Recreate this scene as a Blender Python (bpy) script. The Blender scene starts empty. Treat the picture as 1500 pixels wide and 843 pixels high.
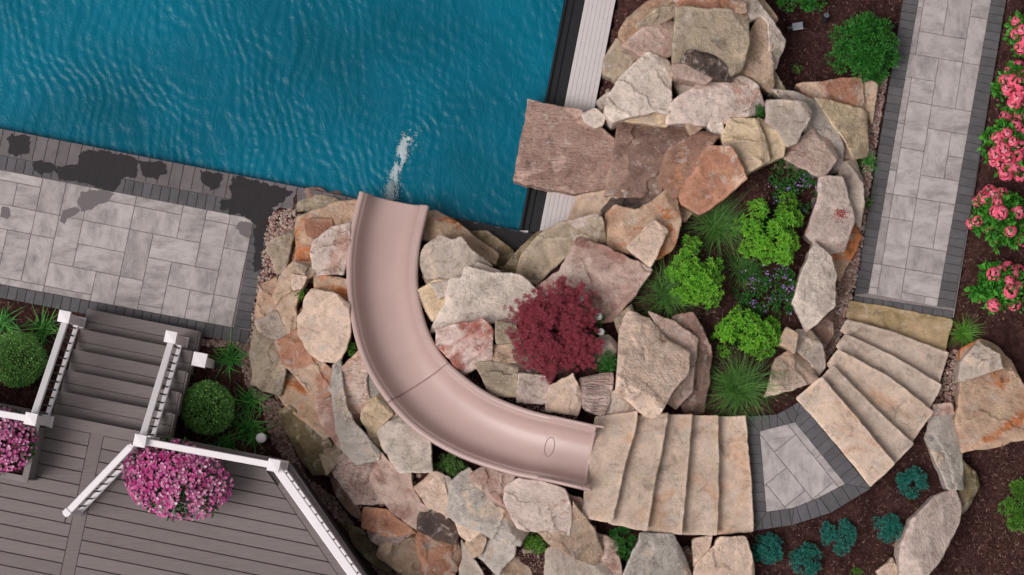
import bpy, bmesh, math, random
import numpy as np
from mathutils import Vector, noise, Matrix

# ------------------------------------------------------------------ camera, sky, sun, exposure
sc = bpy.context.scene
FOC, HC = 3400.0, 31.0                 # focal length in photo pixels, drone height in metres
TILT = math.atan(290.0 / FOC)
cd = bpy.data.cameras.new('camera'); cam = bpy.data.objects.new('camera', cd)
sc.collection.objects.link(cam); sc.camera = cam
cam.location = (0, -HC * math.tan(TILT), HC); cam.rotation_euler = (TILT, 0, 0)
cd.sensor_width = 36; cd.lens = FOC / 1500 * 36; cd.clip_end = 600

SUN_DIR = Vector((-0.62, -0.30, 1.0)).normalized()      # towards the sun
w = bpy.data.worlds.new('World'); sc.world = w; w.use_nodes = True
nt = w.node_tree; bg = nt.nodes['Background']
sky = nt.nodes.new('ShaderNodeTexSky'); sky.sky_type = 'NISHITA'; sky.sun_disc = False
sky.sun_elevation = math.asin(SUN_DIR.z)
sky.sun_rotation = math.atan2(SUN_DIR.x, SUN_DIR.y)
sky.air_density = 1.0; sky.dust_density = 6.0; sky.ozone_density = 1.0
hs = nt.nodes.new('ShaderNodeHueSaturation'); hs.inputs['Saturation'].default_value = 0.14   # grey overcast
nt.links.new(sky.outputs[0], hs.inputs['Color']); nt.links.new(hs.outputs[0], bg.inputs[0])
bg.inputs[1].default_value = 0.088
sl = bpy.data.lights.new('sun', 'SUN'); sl.energy = 1.5; sl.angle = math.radians(32); sl.color = (1, .95, .935)
so = bpy.data.objects.new('sun', sl); sc.collection.objects.link(so)
so.rotation_euler = SUN_DIR.to_track_quat('Z', 'Y').to_euler(); so.location = (-8, -8, 20)
sc.view_settings.view_transform = 'Standard'; sc.view_settings.look = 'None'
sc.view_settings.exposure = 0.0; sc.view_settings.gamma = 1
sc.render.engine = 'CYCLES'

# ------------------------------------------------------------------ helpers
COL = sc.collection
CT, ST = math.cos(TILT), math.sin(TILT)
def P(px, py, z=0.0):
    """place seen at photo pixel (px,py) that lies at height z"""
    u = (px - 750) / FOC; v = (421.5 - py) / FOC
    dy = v * CT + ST; dz = v * ST - CT
    t = (HC - z) / -dz
    return Vector((u * t, -HC * math.tan(TILT) + dy * t, z))
PXM = HC / FOC                                          # metres per pixel

def lin(c):
    return c / 12.92 if c <= .04045 else ((c + .055) / 1.055) ** 2.4
def hexc(h, k=1.0):
    h = h.lstrip('#')
    return tuple(min(.95, lin(int(h[i:i + 2], 16) / 255) * k) for i in (0, 2, 4)) + (1,)

def tag(o, label=None, cat=None, group=None, kind=None):
    if label: o['label'] = label
    if cat: o['category'] = cat
    if group: o['group'] = group
    if kind: o['kind'] = kind
    return o
def link(o, parent=None):
    COL.objects.link(o)
    if parent is not None: o.parent = parent
    return o
def empty(name, loc=(0, 0, 0)):
    o = bpy.data.objects.new(name, None); o.location = loc; o.empty_display_size = .1
    return link(o)
def mesh(name, vs, fs, mat, parent=None, smooth=False, loc=None, sharp=None):
    me = bpy.data.meshes.new(name)
    off = Vector(loc) if loc is not None else Vector((0, 0, 0))
    par = Vector(parent.matrix_basis.translation) if parent is not None else Vector((0, 0, 0))
    if parent is not None and parent.parent is not None:
        par = par + Vector(parent.parent.matrix_basis.translation)
    me.from_pydata([(v[0] - off.x, v[1] - off.y, v[2] - off.z) for v in vs], [], fs)
    if mat: me.materials.append(mat)
    if smooth:
        me.polygons.foreach_set('use_smooth', [True] * len(me.polygons))
        if sharp: me.set_sharp_from_angle(angle=math.radians(sharp))
    me.update()
    o = bpy.data.objects.new(name, me)
    o.location = off - par if parent is not None else off
    return link(o, parent)
def copy_obj(src, parent, loc, rot=None, scale=None):
    o = bpy.data.objects.new(src.name.split('.')[0], src.data if hasattr(src, 'data') else src)
    o.location = loc
    if rot: o.rotation_euler = rot
    if scale: o.scale = (scale,) * 3
    return link(o, parent)

# polygons -----------------------------------------------------------
def area_c(p):
    a = cx = cy = 0
    for i in range(len(p)):
        x0, y0 = p[i][0], p[i][1]; x1, y1 = p[(i + 1) % len(p)][0], p[(i + 1) % len(p)][1]
        k = x0 * y1 - x1 * y0; a += k; cx += (x0 + x1) * k; cy += (y0 + y1) * k
    a *= .5
    if abs(a) < 1e-9: return 0.0, sum(q[0] for q in p) / len(p), sum(q[1] for q in p) / len(p)
    return a, cx / (6 * a), cy / (6 * a)
def inside(p, x, y):
    c = False; j = len(p) - 1
    for i in range(len(p)):
        if (p[i][1] > y) != (p[j][1] > y) and x < (p[j][0] - p[i][0]) * (y - p[i][1]) / (p[j][1] - p[i][1]) + p[i][0]:
            c = not c
        j = i
    return c
def ccw(p):
    return list(p) if area_c(p)[0] > 0 else list(p)[::-1]
def clip(poly, conv):
    """Sutherland-Hodgman, conv is convex ccw"""
    out = list(poly)
    for i in range(len(conv)):
        a, b = conv[i], conv[(i + 1) % len(conv)]
        nx, ny = -(b[1] - a[1]), b[0] - a[0]
        src, out = out, []
        for j in range(len(src)):
            p, q = src[j], src[(j + 1) % len(src)]
            dp = (p[0] - a[0]) * nx + (p[1] - a[1]) * ny; dq = (q[0] - a[0]) * nx + (q[1] - a[1]) * ny
            if dp >= 0: out.append(p)
            if (dp > 0 and dq < 0) or (dp < 0 and dq > 0):
                t = dp / (dp - dq); out.append((p[0] + (q[0] - p[0]) * t, p[1] + (q[1] - p[1]) * t))
        if len(out) < 3: return []
    return out
def offset(p, d):
    """move every edge of a ccw polygon inwards by d"""
    n = len(p); res = []
    for i in range(n):
        a, b, c = Vector(p[i - 1][:2]), Vector(p[i][:2]), Vector(p[(i + 1) % n][:2])
        e1 = (b - a); e2 = (c - b)
        if e1.length < 1e-6 or e2.length < 1e-6: res.append(tuple(b)); continue
        e1.normalize(); e2.normalize()
        n1 = Vector((-e1.y, e1.x)); n2 = Vector((-e2.y, e2.x))
        k = max(.35, 1 + n1.dot(n2))
        res.append(tuple(b + (n1 + n2) * d / k))
    return res
def prism_vf(poly, z0, z1, bev=.006):
    p = ccw(poly); n = len(p)
    if bev:
        q = offset(p, bev)
        vs = [(x[0], x[1], z0) for x in p] + [(x[0], x[1], z1 - bev) for x in p] + [(x[0], x[1], z1) for x in q]
        rings = 3
    else:
        vs = [(x[0], x[1], z0) for x in p] + [(x[0], x[1], z1) for x in p]; rings = 2
    fs = []
    for r in range(rings - 1):
        for i in range(n):
            j = (i + 1) % n
            fs.append((r * n + i, r * n + j, (r + 1) * n + j, (r + 1) * n + i))
    fs.append(tuple((rings - 1) * n + i for i in range(n)))
    fs.append(tuple(reversed(range(n))))
    return vs, fs
def prism(name, poly, z0, z1, mat, parent=None, bev=.006):
    vs, fs = prism_vf(poly, z0, z1, bev)
    a, cx, cy = area_c(poly)
    return mesh(name, vs, fs, mat, parent, loc=(cx, cy, z0))
def tube_vf(pts, rad, seg=8, cap=True):
    vs = []; fs = []
    n = len(pts)
    for i, p in enumerate(pts):
        p = Vector(p)
        d = (Vector(pts[min(i + 1, n - 1)]) - Vector(pts[max(i - 1, 0)])).normalized()
        up = Vector((0, 0, 1)) if abs(d.z) < .9 else Vector((1, 0, 0))
        a = d.cross(up).normalized(); b = d.cross(a)
        r = rad[i] if isinstance(rad, (list, tuple)) else rad
        for k in range(seg):
            t = 2 * math.pi * k / seg
            vs.append(p + a * math.cos(t) * r + b * math.sin(t) * r)
    for i in range(n - 1):
        for k in range(seg):
            l = (k + 1) % seg
            fs.append((i * seg + k, i * seg + l, (i + 1) * seg + l, (i + 1) * seg + k))
    if cap:
        fs.append(tuple(reversed(range(seg)))); fs.append(tuple((n - 1) * seg + k for k in range(seg)))
    return vs, fs
def bar_vf(a, b, wd, ht):
    """box beam from a to b, width wd, height ht"""
    a, b = Vector(a), Vector(b); d = (b - a).normalized()
    s = d.cross(Vector((0, 0, 1))).normalized() * wd / 2; u = s.cross(d).normalized() * ht / 2
    if u.z < 0: u = -u
    c = .18
    prof = [s * 1 + u * (1 - c * 2), s * (1 - c) + u, -s * (1 - c) + u, -s + u * (1 - c * 2), -s - u, s - u]
    n = len(prof)
    vs = [a + q for q in prof] + [b + q for q in prof]
    fs = [(i, (i + 1) % n, n + (i + 1) % n, n + i) for i in range(n)] + [tuple(reversed(range(n))), tuple(range(n, 2 * n))]
    return vs, fs

# ------------------------------------------------------------------ materials
def newmat(name):
    m = bpy.data.materials.new(name); m.use_nodes = True
    return m, m.node_tree.nodes, m.node_tree.links, m.node_tree.nodes['Principled BSDF']
def N(ns, typ, **kw):
    n = ns.new('ShaderNode' + typ)
    for k, v in kw.items():
        if k in n.inputs: n.inputs[k].default_value = v
        else: setattr(n, k, v)
    return n
def ramp(ns, ls, fac, stops, interp='LINEAR'):
    r = ns.new('ShaderNodeValToRGB'); r.color_ramp.interpolation = interp
    e = r.color_ramp.elements
    while len(e) < len(stops): e.new(.5)
    for i, (p, c) in enumerate(stops):
        e[i].position = p; e[i].color = c if len(c) == 4 else tuple(c) + (1,)
    ls.new(fac, r.inputs[0]); return r
def mixc(ns, ls, fac, a, b, mode='MIX'):
    m = ns.new('ShaderNodeMix'); m.data_type = 'RGBA'; m.blend_type = mode
    for sock, v in ((m.inputs[0], fac), (m.inputs[6], a), (m.inputs[7], b)):
        if hasattr(v, 'is_output'): ls.new(v, sock)
        else: sock.default_value = v
    return m.outputs[2]
def coords(ns, ls, rnd=True, scale=(1, 1, 1), kind='Object'):
    tc = ns.new('ShaderNodeTexCoord')
    mp = ns.new('ShaderNodeMapping'); mp.inputs['Scale'].default_value = scale
    src = tc.outputs[kind]
    if rnd:
        oi = ns.new('ShaderNodeObjectInfo'); ml = N(ns, 'Math', operation='MULTIPLY'); ml.inputs[1].default_value = 57.3
        ls.new(oi.outputs['Random'], ml.inputs[0])
        ad = N(ns, 'VectorMath', operation='ADD'); ls.new(src, ad.inputs[0]); ls.new(ml.outputs[0], ad.inputs[1])
        src = ad.outputs[0]
    ls.new(src, mp.inputs[0]); return mp.outputs[0]
def noi(ns, ls, co, scale, detail=6, rough=.55, dist=0.0):
    n = N(ns, 'TexNoise'); n.inputs['Scale'].default_value = scale; n.inputs['Detail'].default_value = detail
    n.inputs['Roughness'].default_value = rough; n.inputs['Distortion'].default_value = dist
    ls.new(co, n.inputs['Vector']); return n.outputs[0]
G = lambda v: (v, v, v, 1)

def soft(h, f=.86):
    r, g_, b = (int(h.lstrip('#')[i:i + 2], 16) for i in (0, 2, 4)); y = .3 * r + .59 * g_ + .11 * b
    return '#%02x%02x%02x' % tuple(int(max(0, min(255, y + (v - y) * f))) for v in (r, g_, b))
def rock_mat(name, c1, c2, c3, patch=.58, k=1.24, speck=.6, strata=0.0, bump=1.0, crack=.5):
    m, ns, ls, b = newmat(name); c1, c2, c3 = soft(c1), soft(c2), soft(c3, .92)
    co = coords(ns, ls)
    n1 = noi(ns, ls, co, 2.6, 8, .6, .4)
    r1 = ramp(ns, ls, n1, [(.36, G(0)), (.64, G(1))])
    c = mixc(ns, ls, r1.outputs[0], hexc(c1, k), hexc(c2, k))
    n2 = noi(ns, ls, co, 1.5, 5, .62, .8)
    r2 = ramp(ns, ls, n2, [(patch - .03, G(0)), (patch + .05, G(1))])
    c = mixc(ns, ls, r2.outputs[0], c, hexc(c3, k))
    n8 = noi(ns, ls, co, 3.4, 4, .5, 1.2); r8 = ramp(ns, ls, n8, [(.3, (.80, .77, .75, 1)), (.5, (1, 1, 1, 1)), (.68, (1.14, 1.12, 1.1, 1))])
    c = mixc(ns, ls, 1.0, c, r8.outputs[0], 'MULTIPLY'); c = mixc(ns, ls, 1.0, c, (1.05, .985, .97, 1), 'MULTIPLY')
    n3 = noi(ns, ls, co, 19, 6, .7)
    r3 = ramp(ns, ls, n3, [(.30, G(1 - .62 * speck)), (.46, G(1)), (.6, G(1)), (.74, G(1 + .28 * speck))])
    c = mixc(ns, ls, 1.0, c, r3.outputs[0], 'MULTIPLY')
    n5 = noi(ns, ls, co, 70, 3, .6)
    r5 = ramp(ns, ls, n5, [(.3, G(.87)), (.7, G(1.1))])
    c = mixc(ns, ls, 1.0, c, r5.outputs[0], 'MULTIPLY')
    # lichen-like pale blotches, dark fracture lines, worn light arrises
    n6 = noi(ns, ls, co, 6.5, 8, .7, .6); r6 = ramp(ns, ls, n6, [(.55, G(0)), (.63, G(.6))])
    c = mixc(ns, ls, r6.outputs[0], c, hexc('#b9ada4'))
    n7 = noi(ns, ls, co, 4.2, 7, .7, 1.0); r7 = ramp(ns, ls, n7, [(.33, G(.62)), (.45, G(1))])
    c = mixc(ns, ls, 1.0, c, r7.outputs[0], 'MULTIPLY')
    wv = N(ns, 'VectorMath', operation='MULTIPLY_ADD'); nd = N(ns, 'TexNoise'); nd.inputs['Scale'].default_value = 4; nd.inputs['Detail'].default_value = 6; ls.new(co, nd.inputs['Vector'])
    ls.new(nd.outputs['Color'], wv.inputs[0]); wv.inputs[1].default_value = (.35, .35, .35); ls.new(co, wv.inputs[2])
    vo = N(ns, 'TexVoronoi', feature='DISTANCE_TO_EDGE'); vo.inputs['Scale'].default_value = 2.3; ls.new(wv.outputs[0], vo.inputs['Vector'])
    rc_ = ramp(ns, ls, vo.outputs['Distance'], [(0, G(0)), (.016, G(1))])
    crk = mixc(ns, ls, ramp(ns, ls, n2, [(.5, G(0)), (.57, G(.9))]).outputs[0], G(1), rc_.outputs[0])
    c = mixc(ns, ls, crack, c, crk, 'MULTIPLY')
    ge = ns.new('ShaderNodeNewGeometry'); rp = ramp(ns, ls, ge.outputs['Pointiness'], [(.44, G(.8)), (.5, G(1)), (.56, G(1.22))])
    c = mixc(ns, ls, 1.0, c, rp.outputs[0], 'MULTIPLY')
    oi = ns.new('ShaderNodeObjectInfo')
    rb = ramp(ns, ls, oi.outputs['Random'], [(0, G(.88)), (1, G(1.1))])
    c = mixc(ns, ls, 1.0, c, rb.outputs[0], 'MULTIPLY')
    ls.new(c, b.inputs['Base Color']); b.inputs['Roughness'].default_value = .88
    b.inputs['Specular IOR Level'].default_value = .25
    nb = noi(ns, ls, co, 5.5, 10, .62, .5)
    nb2 = noi(ns, ls, co, 26, 8, .66)
    ad = N(ns, 'Math', operation='MULTIPLY_ADD'); ls.new(nb2, ad.inputs[0]); ad.inputs[1].default_value = .6; ls.new(nb, ad.inputs[2])
    ad2 = N(ns, 'Math', operation='MULTIPLY_ADD'); ls.new(crk, ad2.inputs[0]); ad2.inputs[1].default_value = .3 * crack; ls.new(ad.outputs[0], ad2.inputs[2])
    hgt_ = ad2.outputs[0]
    if strata:
        ws = coords(ns, ls, True, (3, 16, 30)); ns2 = noi(ns, ls, ws, 1.6, 4, .5, 1.2)
        a2 = N(ns, 'Math', operation='MULTIPLY_ADD'); ls.new(ns2, a2.inputs[0]); a2.inputs[1].default_value = strata; ls.new(hgt_, a2.inputs[2]); hgt_ = a2.outputs[0]
    bp = N(ns, 'Bump'); bp.inputs['Strength'].default_value = bump; bp.inputs['Distance'].default_value = .035
    ls.new(hgt_, bp.inputs['Height']); ls.new(bp.outputs[0], b.inputs['Normal'])
    return m
KR = 1.24
M = {}
for nm, a in dict(
    cream=('#c6b09d', '#b8a18d', '#a98f7b', .62), tan=('#b29b85', '#9e8872', '#8b7663', .6),
    rusttan=('#b0987f', '#9f7f67', '#a9683f', .56), orange=('#a97a60', '#976852', '#b39a86', .55),
    pink=('#b39e92', '#a38b7e', '#94756a', .57), pinkwhite=('#c4b4ab', '#b5a49b', '#a98a7c', .62),
    redmottle=('#b39d92', '#937469', '#85635a', .55), rust=('#8c6a58', '#6f5145', '#a0704f', .57), redspeck=('#c2b0a8', '#a87b70', '#96594f', .58), white=('#c1b5aa', '#b3a79c', '#a1968c', .6),
    grey=('#a89c91', '#978c82', '#b6a594', .58), blue=('#a39d96', '#95908a', '#b5a493', .58),
    brown=('#8a7063', '#735b51', '#9a8072', .6), dark=('#5c4d44', '#413836', '#7a685d', .6),
    greentan=('#9e907b', '#8b7e6a', '#ab9b86', .6), mossy=('#7d6e50', '#645a40', '#96866c', .57),
    yellow=('#c5b191', '#b5a183', '#ad9b83', .6)).items():
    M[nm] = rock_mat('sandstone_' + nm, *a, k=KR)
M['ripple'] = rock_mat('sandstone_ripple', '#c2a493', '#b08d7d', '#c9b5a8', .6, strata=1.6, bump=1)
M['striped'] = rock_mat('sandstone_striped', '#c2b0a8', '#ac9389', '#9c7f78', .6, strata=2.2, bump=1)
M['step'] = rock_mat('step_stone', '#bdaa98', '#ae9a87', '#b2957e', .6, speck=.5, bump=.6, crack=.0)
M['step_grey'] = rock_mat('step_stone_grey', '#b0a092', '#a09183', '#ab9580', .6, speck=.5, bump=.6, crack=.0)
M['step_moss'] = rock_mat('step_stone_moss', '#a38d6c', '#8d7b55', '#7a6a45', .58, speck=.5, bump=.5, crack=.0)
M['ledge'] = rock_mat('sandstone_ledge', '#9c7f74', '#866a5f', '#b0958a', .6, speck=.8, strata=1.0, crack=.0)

def simple(name, hx, rough=.6, k=1.0, var=.12, scale=6, stretch=(1, 1, 1), bump=0.0, spec=.4, objvar=.0, kind='Object'):
    m, ns, ls, b = newmat(name)
    co = coords(ns, ls, True, stretch, kind)
    n = noi(ns, ls, co, scale, 6, .6)
    r = ramp(ns, ls, n, [(.3, G(1 - var)), (.7, G(1 + var))])
    c = mixc(ns, ls, 1.0, hexc(hx, k), r.outputs[0], 'MULTIPLY')
    if objvar:
        oi = ns.new('ShaderNodeObjectInfo'); rr = ramp(ns, ls, oi.outputs['Random'], [(0, G(1 - objvar)), (1, G(1 + objvar))])
        c = mixc(ns, ls, 1.0, c, rr.outputs[0], 'MULTIPLY')
    ls.new(c, b.inputs['Base Color']); b.inputs['Roughness'].default_value = rough; b.inputs['Specular IOR Level'].default_value = spec
    if bump:
        n2 = noi(ns, ls, co, scale * 3, 8, .65)
        bp = N(ns, 'Bump'); bp.inputs['Strength'].default_value = bump; bp.inputs['Distance'].default_value = .01
        ls.new(n2, bp.inputs['Height']); ls.new(bp.outputs[0], b.inputs['Normal'])
    return m
M['white_paint'] = simple('white_vinyl', '#ece4e6', .45, 1, .03, 3)
M['black_metal'] = simple('black_metal', '#26252a', .45, 1, .1)
M['track'] = simple('track_black', '#17181c', .4, 1, .25, 12)
M['lid'] = simple('lid_vinyl', '#c6bebd', .5, 1, .05, 3, (1, 8, 1))
M['deck'] = simple('deck_board', '#776d6b', .65, 1, .16, 3, (1.2, 30, 30), .2, .3, .1)
M['planter'] = simple('planter_panel', '#7d7472', .6, 1, .08, 3)
M['border'] = simple('border_brick', '#5a575a', .8, 1, .16, 9, (1, 1, 1), .35, .3, .13)
M['coping'] = simple('coping_brick', '#6a6264', .75, 1, .14, 8, (1, 1, 1), .3, .3, .1)
M['joint_sand'] = simple('joint_sand', '#857b7a', .9, 1, .2, 30)
M['liner'] = simple('pool_liner', '#1f6f86', .6, 1, .1, 3)
M['stem'] = simple('stem_bark', '#4a382c', .9, 1, .2, 20)
M['slide'] = None
def slide_mat():
    m, ns, ls, b = newmat('slide_pink_gelcoat')
    co = coords(ns, ls, False)
    n = noi(ns, ls, co, 1.6, 6, .6); r = ramp(ns, ls, n, [(.3, G(.95)), (.7, G(1.05))])
    n2 = noi(ns, ls, coords(ns, ls, False, (1, 1, 1)), 14, 6, .7, 1.5); r2 = ramp(ns, ls, n2, [(.66, G(1)), (.74, G(1.07))])
    c = mixc(ns, ls, 1.0, hexc('#bb9f99', 1.0), r.outputs[0], 'MULTIPLY'); c = mixc(ns, ls, 1.0, c, r2.outputs[0], 'MULTIPLY')
    ls.new(c, b.inputs['Base Color']); b.inputs['Roughness'].default_value = .34; b.inputs['Specular IOR Level'].default_value = .45
    return m
M['slide'] = slide_mat()
def paver_mat():
    m, ns, ls, b = newmat('light_paver')
    co = coords(ns, ls, True, (1.3, 3.2, 1)); co2 = coords(ns, ls, True, (3.2, 1.3, 1))
    oi = ns.new('ShaderNodeObjectInfo')
    na = noi(ns, ls, co, 2.4, 9, .72, .15); nb_ = noi(ns, ls, co2, 2.4, 9, .72, .15)
    gt_ = N(ns, 'Math', operation='GREATER_THAN'); fr_ = N(ns, 'Math', operation='FRACT'); m7 = N(ns, 'Math', operation='MULTIPLY'); m7.inputs[1].default_value = 7.7
    ls.new(oi.outputs['Random'], m7.inputs[0]); ls.new(m7.outputs[0], fr_.inputs[0]); ls.new(fr_.outputs[0], gt_.inputs[0]); gt_.inputs[1].default_value = .5
    n = mixc(ns, ls, gt_.outputs[0], na, nb_)
    bl = ramp(ns, ls, noi(ns, ls, coords(ns, ls), 3.2, 6, .65, .4), [(.36, G(.8)), (.55, G(1))])
    r = ramp(ns, ls, n, [(.3, hexc('#8b8483')), (.44, hexc('#a39b99')), (.54, hexc('#b3a9a7')), (.75, hexc('#bdb2b0'))])
    rb = ramp(ns, ls, oi.outputs['Random'], [(0, G(.84)), (.3, G(.98)), (1, G(1.08))])
    c = mixc(ns, ls, 1.0, r.outputs[0], rb.outputs[0], 'MULTIPLY'); c = mixc(ns, ls, 1.0, c, bl.outputs[0], 'MULTIPLY')
    n2 = noi(ns, ls, coords(ns, ls), 60, 4, .6); r2 = ramp(ns, ls, n2, [(.3, G(.92)), (.7, G(1.06))])
    c = mixc(ns, ls, 1.0, c, r2.outputs[0], 'MULTIPLY')
    ls.new(c, b.inputs['Base Color']); b.inputs['Roughness'].default_value = .8; b.inputs['Specular IOR Level'].default_value = .3
    bp = N(ns, 'Bump'); bp.inputs['Strength'].default_value = .25; bp.inputs['Distance'].default_value = .01
    ls.new(n, bp.inputs['Height']); ls.new(bp.outputs[0], b.inputs['Normal'])
    return m
M['paver'] = paver_mat()
def mulch_mat():
    m, ns, ls, b = newmat('bark_mulch')
    co = coords(ns, ls, False)
    n = noi(ns, ls, co, 9, 10, .75, .6)
    r = ramp(ns, ls, n, [(.32, hexc('#301e1d')), (.5, hexc('#4e3330')), (.68, hexc('#6c4a44'))])
    n2 = noi(ns, ls, co, 55, 6, .75, 1.0); r2 = ramp(ns, ls, n2, [(.3, G(.45)), (.55, G(1)), (.75, G(1.5))])
    c = mixc(ns, ls, 1.0, r.outputs[0], r2.outputs[0], 'MULTIPLY')
    ls.new(c, b.inputs['Base Color']); b.inputs['Roughness'].default_value = .95; b.inputs['Specular IOR Level'].default_value = .1
    bp = N(ns, 'Bump'); bp.inputs['Strength'].default_value = 1; bp.inputs['Distance'].default_value = .03
    ls.new(n2, bp.inputs['Height']); ls.new(bp.outputs[0], b.inputs['Normal'])
    return m
M['mulch'] = mulch_mat()
def island_mat(name, cols, rough=.6, trans=.0, k=1.0, spec=.3):
    """colour picked per leaf / pebble / petal"""
    m, ns, ls, b = newmat(name)
    g = ns.new('ShaderNodeNewGeometry')
    st = [(i / max(1, len(cols) - 1), hexc(c, k)) for i, c in enumerate(cols)]
    r = ramp(ns, ls, g.outputs['Random Per Island'], st)
    ls.new(r.outputs[0], b.inputs['Base Color']); b.inputs['Roughness'].default_value = rough; b.inputs['Specular IOR Level'].default_value = spec
    if trans:
        b.inputs['Subsurface Weight'].default_value = 0
        tr = N(ns, 'BsdfTranslucent'); ls.new(r.outputs[0], tr.inputs[0])
        mx = N(ns, 'MixShader'); mx.inputs[0].default_value = trans
        ls.new(b.outputs[0], mx.inputs[1]); ls.new(tr.outputs[0], mx.inputs[2])
        ls.new(mx.outputs[0], ns['Material Output'].inputs[0])
    return m
M['pebble'] = island_mat('river_pebble', ['#6b4e48', '#96766d', '#a98d83', '#7f665f', '#b9a298', '#8c6257', '#c4b3a8', '#75635d'], .8)
M['pebble_dark'] = island_mat('brown_pebble', ['#5f4843', '#86695f', '#977f76', '#6d554e', '#ab958b'], .8)
M['chip'] = island_mat('bark_chip', ['#2e1c1b', '#4c312d', '#5f403a', '#3a2422', '#7a5a50', '#4a2f2c', '#9b7c70'], .9)
M['maple'] = island_mat('maple_leaf', ['#5a1c26', '#74283a', '#8a3442', '#4c161f', '#7e2c38', '#98454d'], .6, .25, k=1.5)
M['boxwood'] = island_mat('boxwood_leaf', ['#2a4324', '#3c5a2d', '#4f6f38', '#334d28', '#5f7f45'], .55, .2, k=3.4)
M['evergreen'] = island_mat('evergreen_leaf', ['#1f4a22', '#2f6a29', '#3d7d2f', '#275a25', '#4c8c38'], .55, .2, k=1.6)
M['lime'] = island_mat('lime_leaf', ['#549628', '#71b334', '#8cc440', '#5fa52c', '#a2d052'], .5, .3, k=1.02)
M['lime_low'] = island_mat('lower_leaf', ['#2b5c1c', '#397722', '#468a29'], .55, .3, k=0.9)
M['grass'] = island_mat('grass_blade', ['#2a4a22', '#3b622a', '#557c38', '#32552a', '#6b8a48'], .5, .3, k=1.9)
M['grass_bright'] = island_mat('bright_grass_blade', ['#4a7a2c', '#5f9136', '#78a646', '#4c7e30'], .5, .3, k=1.2)
M['lily'] = island_mat('lily_blade', ['#2b5a26', '#3e7230', '#1f4520', '#55863c'], .45, .3, k=2.5)
M['groundcover'] = island_mat('groundcover_leaf', ['#20481f', '#316229', '#3f7532', '#294f24'], .55, .25, k=1.6)
M['thyme'] = island_mat('thyme_leaf', ['#3a5d2e', '#557a3b', '#6d8f4c', '#7f9a5d'], .6, .2, k=1.2)
M['teal'] = island_mat('teal_needle', ['#1f6a62', '#2f8679', '#46a092', '#277568', '#5fb3a5'], .55, .15, k=1.0)
M['petunia'] = island_mat('petunia_petal', ['#b03a7c', '#d690b4', '#c86aa0', '#ecd0dc', '#bc4a8a', '#d890b6', '#a23070', '#e4b8cc'], .5, .2, k=1.1)
M['petunia_deep'] = island_mat('petunia_petal_deep', ['#b02a78', '#cc4a92', '#d57cac', '#a02470', '#cc5c98', '#e0a4c0'], .5, .2, k=1.1)
M['petunia_leaf'] = island_mat('petunia_leaf', ['#1e3a1e', '#2e5228', '#25461f'], .6, .2, k=1.4)
M['hydrangea'] = island_mat('hydrangea_petal', ['#e04a70', '#f26e88', '#f890a0', '#e65578', '#f47e90'], .5, .25, k=1.2)
M['hydrangea_leaf'] = island_mat('hydrangea_leaf', ['#2d6524', '#41802c', '#579a3a', '#356f27'], .5, .25, k=1.5)
M['bud'] = island_mat('green_bud', ['#9aa35c', '#b5a468', '#c79a72'], .6, .2)
M['purple'] = island_mat('purple_petal', ['#7d5aa0', '#9a7bb8', '#b59acb', '#84489a'], .5, .2)
M['white_petal'] = island_mat('white_petal', ['#e8e4e0', '#f3f0ee', '#dcd8d2'], .5, .2)
M['foam'] = island_mat('water_foam', ['#d5e4e8', '#eef4f5', '#bcd6de'], .35, .3)
M['foam'].node_tree.nodes['Principled BSDF'].inputs['Alpha'].default_value = .75
def wet_mat(name, hx, alpha, rough):
    m, ns, ls, b = newmat(name)
    b.inputs['Base Color'].default_value = hexc(hx); b.inputs['Roughness'].default_value = rough
    b.inputs['Alpha'].default_value = alpha; b.inputs['Specular IOR Level'].default_value = .3
    return m
M['wet_dark'] = wet_mat('wet_coping', '#2a2527', .84, .35)
M['wet_light'] = wet_mat('wet_paver', '#71696a', .8, .35)
def water_mat():
    m, ns, ls, b = newmat('pool_water')
    co = coords(ns, ls, False)
    n = noi(ns, ls, co, .45, 3, .5); r = ramp(ns, ls, n, [(.35, hexc('#00566b')), (.65, hexc('#036a82'))])
    ls.new(r.outputs[0], b.inputs['Base Color']); b.inputs['Roughness'].default_value = .3; b.inputs['Specular IOR Level'].default_value = .3
    b.inputs['IOR'].default_value = 1.33
    ca = coords(ns, ls, False, (1.5, .75, 1)); na = noi(ns, ls, ca, 5.2, 2.5, .5, 1.6)
    n2 = noi(ns, ls, co, 11, 2, .5, 1.3); ma = N(ns, 'Math', operation='MULTIPLY_ADD'); ls.new(n2, ma.inputs[0]); ma.inputs[1].default_value = .3; ls.new(na, ma.inputs[2])
    bp = N(ns, 'Bump'); bp.inputs['Strength'].default_value = .17; bp.inputs['Distance'].default_value = .1
    ls.new(ma.outputs[0], bp.inputs['Height']); ls.new(bp.outputs[0], b.inputs['Normal'])
    return m
M['water'] = water_mat()

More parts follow.
